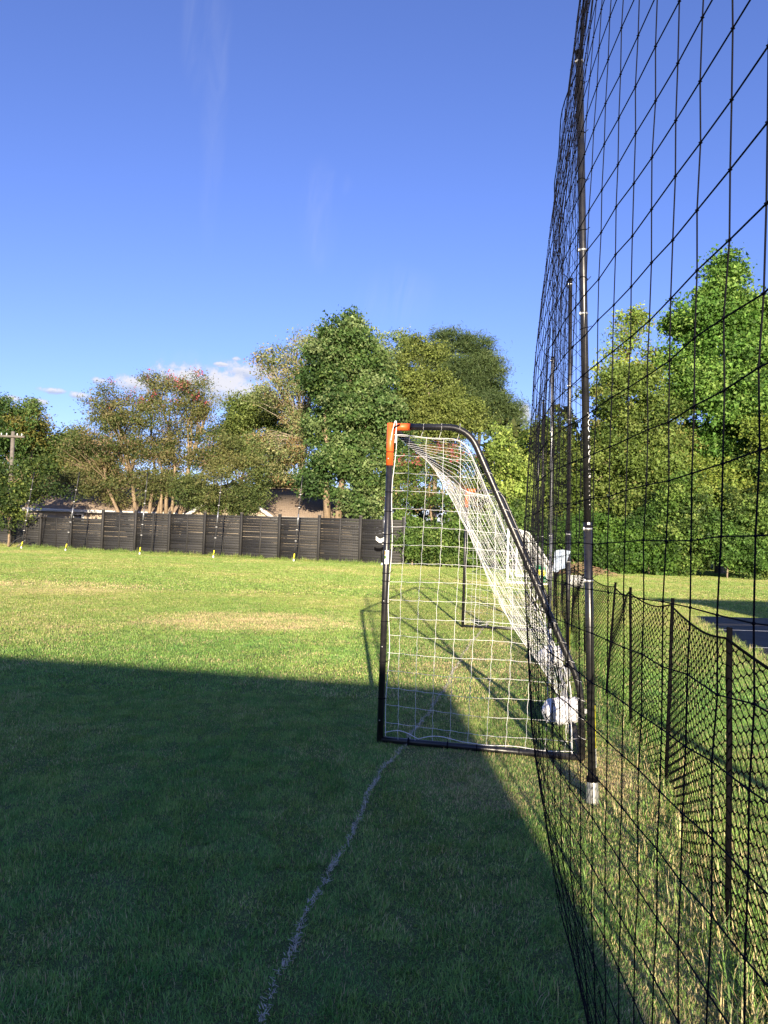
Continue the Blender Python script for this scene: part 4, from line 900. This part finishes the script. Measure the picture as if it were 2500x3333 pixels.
# ---------------------------------------------------------------- soccer goal
def make_goal(name, label, g0, g1, H_, depth, topd, bend_z, mt, sleeve, tw, rtube, strand, cell, sagm=.10, seed=1, fine=True, group=None):
    r = np.random.RandomState(seed)
    g0, g1 = np.array(g0, float), np.array(g1, float); e1 = g1-g0; LW = np.linalg.norm(e1); e1 /= LW; e2 = np.array([e1[1], -e1[0]])
    t = thing(name, (g0[0], g0[1], 0), label, 'soccer goal', group)
    W3 = lambda s, d, z: np.stack([g0[0]+e1[0]*s+e2[0]*d, g0[1]+e1[1]*s+e2[1]*d, z+0*s*d], -1)
    prof = fillet([(0, H_), (topd, H_), (depth-.02, bend_z), (depth, .035)], [.17, .14], 9)
    for s in (0., LW):
        po = obj('post', *tubes(W3(s, np.zeros(3), np.array([0., 1.2, H_]))[None], rtube, 16, True), mt, t, smooth=True)
        obj('side_frame', *tubes(W3(s, prof[:, 0], prof[:, 1])[None], rtube, 16, True), mt, t, smooth=True)
        obj('ground_bar', *tubes(W3(s, np.array([0., depth*.5, depth]), np.array([.03, .03, .03]))[None], rtube*.95, 14, True), mt, t, smooth=True)
        if sleeve:
            cs = obj('corner_sleeve', *join(tubes(W3(s, np.zeros(2), np.array([H_-.30, H_+.028]))[None], rtube+.004, 16, True), tubes(W3(s, np.array([0, .155]), np.array([H_, H_]))[None], rtube+.0035, 16, True),
                tubes(W3(np.array([s, s+(.2 if s == 0 else -.2)]), np.zeros(2), np.array([H_, H_]))[None], rtube+.003, 16, True)), ORANGE, t, smooth=True)
            for zz_ in (H_-.25,): obj('rivet', *blob(W3(np.array(s), np.array(0.), np.array(zz_))+np.array([-.012, -rtube-.003, 0]), (.006, .004, .006), 8, 5, 0), SILVER, cs)
    obj('crossbar', *tubes(W3(np.array([0, LW/2, LW]), np.zeros(3), np.array([H_]*3))[None], rtube, 16, True), mt, t, smooth=True)
    obj('back_bar', *tubes(W3(np.array([0, LW/2, LW]), np.full(3, depth), np.array([.03]*3))[None], rtube*.95, 14, True), mt, t, smooth=True)
    # net surfaces, strand by strand
    E = fillet([(.03, H_-.06), (topd-.02, H_-.10), (depth-.09, bend_z+.02), (depth-.07, .05)], [.10, .10], 7)
    dmax = lambda z: np.interp(z, E[::-1, 1], E[::-1, 0]) if True else 0
    ztop = lambda d: np.interp(d, E[:, 0], E[:, 1])
    for s in (0., LW):
        lines = []; ends = []
        nseg = 42
        phs = r.rand(60)*6.28
        def wob(d, z): return .012*np.sin(d*9+z*5+phs[0])+.010*np.sin(z*11+phs[1]+d*3)
        for i, d0 in enumerate(np.arange(cell, depth-.10, cell)):
            z = np.linspace(.045, ztop(d0), nseg); d = d0+.0035*np.sin(z*2*np.pi/cell+phs[5])+.013*np.sin(z*2.3+.5*i+phs[10])
            lines.append(W3(s+wob(d, z), d, z))
        for j, z0 in enumerate(np.arange(cell*1.15, H_-.1, cell)):
            dm = dmax(z0); d = np.linspace(.035, dm, nseg); z = z0-.0045*np.abs(np.sin(d*np.pi/cell))+.012*np.sin(d*4+.4*j+phs[35])-.03*(d/depth)
            lines.append(W3(s+wob(d, z), d, z)); ends.append((dm, z0))
        obj('side_net', *tubes(np.array(lines), strand, 5), tw, t)
        # edge rope, pulled in scallops on the ground bar
        zr = np.linspace(H_-.06, .06, 60); rope1 = W3(s, .034+.008*np.sin(zr*8+phs[3])+.010*np.maximum(0, np.sin(zr*3.1)), zr)
        db = np.linspace(.035, depth-.06, 60); rope2 = W3(s, db, .062+.045*np.abs(np.sin(db*9.3+.4))*np.exp(-((db-.25)/.30)**2)+.006*np.sin(db*14))
        Er = resample(E, 60); rope3 = W3(s, Er[:, 0], Er[:, 1]+.004*np.sin(np.arange(60)*.9))
        obj('edge_rope', *tubes(np.array([rope1, rope2, rope3]), strand*1.9, 6), tw, t)
        if fine:
            lo = []
            a_ = np.linspace(0, 2*np.pi, 13)
            for dm, z0 in ends:
                if z0 > H_-.35: continue
                k_ = np.interp(z0, prof[::-1, 1], prof[::-1, 0])
                c_ = np.array([k_, z0+.02])
                lo.append(np.r_[W3(s, np.array([dm]), np.array([z0])), W3(s+(rtube+.003)*np.cos(a_+3.14), c_[0]+(rtube+.003)*np.sin(a_+3.14), c_[1]+.012*np.sin(a_))])
            for d0 in (.24, .38, .52):
                z0 = np.interp(d0, E[:, 0], E[:, 1])
                lo.append(np.r_[W3(s, np.array([d0]), np.array([z0])), W3(s+(rtube+.003)*np.cos(a_), np.full(13, d0)+.02, H_+(rtube+.003)*np.sin(a_))])
            obj('net_loops', *tubes(np.array(lo), strand*.9, 5), tw, t)
    nS, nT = int(LW/cell), int((topd+math.hypot(H_-bend_z, depth-topd)+bend_z)/cell)
    Et = lambda tt: np.stack([np.interp(tt, np.linspace(0, 1, 200), resample(E, 200)[:, i]) for i in (0, 1)], -1)
    def surf(s, tt):
        e = Et(tt); dist = np.minimum(s, LW-s)
        w = np.clip(dist/2.9, 0, 1); w = w*w*(3-2*w)
        m = np.stack([.03+(depth-.10)*tt**1.08, (H_-.06)*(1-tt)+.05*tt], -1)
        sg = sagm*np.sin(np.pi*tt**1.7)*(.6+.4*np.sin(np.pi*s/LW)); m = m-np.stack([sg*.8, sg*.5], -1)
        m[:, 1] = np.maximum(m[:, 1], .03)
        p = e*(1-w)[:, None]+m*w[:, None]
        j = .02*np.sin(s*2.1+tt*7)+.008*np.sin(s*9-tt*15)+.004*np.sin(tt*40+s*3)
        return W3(s+.03*np.sin(tt*9+s*1.2)+.008*np.sin(s*13+tt*17), p[:, 0]+j*np.sin(np.pi*tt), p[:, 1]+.6*j*np.sin(np.pi*tt))
    tl = np.array([surf(np.full(60, s_)+r.randn()*.012, np.linspace(0, 1, 60)) for s_ in np.linspace(.04, LW-.04, nS)])
    sl = np.array([surf(np.linspace(.02, LW-.02, 160), np.clip(np.full(160, q_)+r.randn()*.004, 0, 1)) for q_ in np.linspace(0, 1, nT)])
    obj('back_net', *join(tubes(tl, strand, 4), tubes(sl, strand, 4)), tw, t)
    return t, W3, e1, e2
G, W3, e1, e2 = make_goal('soccer_goal', 'large black goal with orange corner sleeves and white net', (.03, 5.53), (1.465, 12.70), 2.44, 1.50, .60, .54, BLACK, True, WTWINE, .0255, .0014, .137)
# ties, sticker, tag and strap on the near post
for zz in (.34, .62, .93, 1.07, 1.24, 1.30, 1.53, 1.60, 1.78, 1.93, 2.24):
    obj('zip_tie', *join(tubes(np.array([[[.03, 5.53, zz], [.03, 5.53, zz+.006]]]), .0285 if zz < 2.15 else .032, 14), tubes(np.array([[[.055, 5.515, zz], [.085, 5.49, zz+.012+.02*rs.rand()]]]), .0022, 4)), TWINE, G)
for zz in (.18, .74, 1.09): obj('bolt_head', *blob((.022, 5.503, zz), (.005, .004, .005), 8, 5, 0), SILVER, G)
for d0 in (.22, .52, .74, 1.05): # ties on the near ground bar
    c_ = W3(np.array(0.), np.array(d0), np.array(.03)); a_ = np.linspace(0, 6.28, 14)
    P = c_+np.stack([e1[0]*.0275*np.cos(a_), e1[1]*.0275*np.cos(a_), .0275*np.sin(a_)], 1); obj('zip_tie', *tubes(P[None], .004, 5), TWINE, G)
sk = obj('sticker', *cyl_patch(.03, 5.53, .0262, -2.05, -.75, 1.375, 1.48), STICK, G)
obj('sticker_band', *cyl_patch(.03, 5.53, .0266, -2.05, -1.75, 1.445, 1.475), mat('amber print', (.75, .48, .10), .5), sk)
obj('sticker_emblem', *cyl_patch(.03, 5.53, .0266, -2.05, -1.55, 1.415, 1.438), mat('green print', (.10, .20, .03), .5), sk)
V, F = cyl_patch(.03, 5.53, .0266, -2.0, -1.45, 1.39, 1.40)
def flat_text(body, size, c, ang, r_, mtl, parent):
    cu = bpy.data.curves.new('lettering', 'FONT'); cu.body = body; cu.size = 1.0; cu.resolution_u = 2
    o = bpy.data.objects.new('lettering', cu); COL.objects.link(o)
    me = bpy.data.meshes.new_from_object(o.evaluated_get(bpy.context.evaluated_depsgraph_get())); bpy.data.objects.remove(o)
    v = np.array([x.co[:] for x in me.vertices])*size; polys = [list(p.vertices) for p in me.polygons]
    a = ang+v[:, 0]/r_; V = np.stack([c[0]+r_*np.cos(a), c[1]+r_*np.sin(a), c[2]+v[:, 1]], 1)
    tri = [(p[0], p[i], p[i+1]) for p in polys for i in range(1, len(p)-1)]
    return obj('lettering', V, [np.array(tri)], mtl, parent)
flat_text('ron', .016, (.03, 5.53, 1.39), -2.0, .0267, mat('dark print', (.05, .05, .05), .6), sk)
def ribbon(P, w, mtl, name):
    P = np.array(P); n = len(P); V = np.concatenate([P+np.array([0, 0, w/2]), P-np.array([0, 0, w/2])]); i = np.arange(n-1)
    V = np.r_[V, V+np.array([0, .002, 0])]; q = np.stack([i, i+n, i+n+1, i+1], 1)
    return obj(name, V, [np.r_[q, q[:, ::-1]+2*n]], mtl, G)
ribbon([(.006, 5.512, 1.565), (-.015, 5.505, 1.552), (-.03, 5.5, 1.553), (-.045, 5.495, 1.565), (-.055, 5.49, 1.572)], .03, STICK, 'paper_tag')
ribbon([(.006, 5.515, 1.495), (-.02, 5.505, 1.482), (-.045, 5.5, 1.482), (-.065, 5.49, 1.49)], .026, BLACKP, 'strap_end')
a_ = np.linspace(0, 1, 20); P = np.stack([.035+.03*a_+.02*np.sin(a_*3.1), 5.49-.01*a_, 2.33+.16*np.sin(np.pi*a_**.8)-.02*a_], 1)
obj('corner_cord', *tubes(P[None], .004, 6), WTWINE, G)
obj('corner_clip', *tubes(np.array([[[.055, 5.485, 2.43], [.10, 5.48, 2.455]]]), .007, 8, True), BLACKP, G)

make_goal('soccer_goal', 'smaller white goal standing on the grass beyond the black goal', (4.53, 25.84), (5.72, 30.5), 1.95, 1.5, .45, .5, WHITE, False, WTWINE, .04, .0035, .17, seed=5, fine=False)

# sandbags on the back bar of the black goal
def sandbag(c, w, h, seed, label):
    r = np.random.RandomState(seed)
    V1 = blob((c[0]-.03, c[1], c[2]+h*.42), (w*.60, w*.44, h*.46), 64, 40, .075, seed)
    V2 = blob((c[0]+w*.34, c[1]-.02, c[2]+h*.50), (w*.32, w*.3, h*.42), 20, 12, .09, seed+1)
    tail = blob((c[0]+w*.66, c[1]-.03, c[2]+h*.45), (w*.12, w*.08, h*.13), 10, 8, .2, seed+2)
    b = thing('sandbag', (c[0], c[1], c[2]), label, 'sandbag', 'white sandbags on the goal')
    obj('body', *join(V1, V2), CLOTH, b, smooth=True); obj('tied_end', *tail, CLOTH, b, smooth=True); return b
c_ = g0 = np.array([.03, 5.53])+e2*1.42+e1*.80
sandbag((c_[0]-.02, c_[1], .07), .25, .24, 21, 'white sandbag draped over the goal back bar, nearer the camera')
c_ = np.array([.03, 5.53])+e2*1.44+e1*3.9
sandbag((c_[0]-.02, c_[1], .05), .24, .24, 25, 'white sandbag farther along the goal back bar')

# ---------------------------------------------------------------- far odds and ends
t = thing('crate', (6.75, 24.9, 0), 'white plastic crate on the grass beyond the net poles', 'crate')
parts = [box((6.75, 24.9, .03), (.48, .36, .03))]
for sx_ in (-1, 1): parts.append(box((6.75+sx_*.225, 24.9, .21), (.03, .36, .36)))
for sy_ in (-1, 1): parts.append(box((6.75, 24.9+sy_*.165, .21), (.42, .03, .36)))
obj('shell', *join(*parts), WHITE, t); obj('rim', *join(*[box((6.75, 24.9+s_*.185, .39), (.54, .03, .04)) for s_ in (-1, 1)]), WHITE, t)
t = thing('bin', (6.05, 27.3, 0), 'small green bin with yellow panel behind the white goal', 'bin')
obj('body', *prism([(5.85, 27.1), (6.25, 27.1), (6.25, 27.5), (5.85, 27.5)], .0, .62), mat('green plastic', (.03, .28, .12), .5), t)
obj('rim', *box((6.05, 27.3, .63), (.46, .46, .04)), mat('green plastic', (.03, .28, .12), .5), t)
for x in (5.96, 6.13): obj('yellow_panel', *blob((x, 27.09, .36), (.07, .02, .13), 12, 8, 0), YELLOW, t)
r = np.random.RandomState(9); tw_ = []
for i in range(300):
    a = r.rand()*6.28; c = np.array([9.2+r.randn()*1.0, 34.2+r.randn()*.5, .05]); c[2] += max(0, .62-.26*abs(c[0]-9.1))*r.rand()**1.4
    d = r.randn(3); d[2] *= .35; d /= np.linalg.norm(d); Lq = .25+.5*r.rand()
    tw_.append(np.stack([c-d*Lq/2, c+r.randn(3)*.03, c+d*Lq/2]))
tw_ = np.array(tw_); tw_[:, :, 2] = np.maximum(tw_[:, :, 2], .02)
tag(obj('brush_pile', *tubes(tw_, .009, 4), mat('dead twigs', (.30, .20, .12), .9, var=.3, vscale=5)), 'heap of brown dead twigs at the woodland edge', 'brush pile', kind='thing')
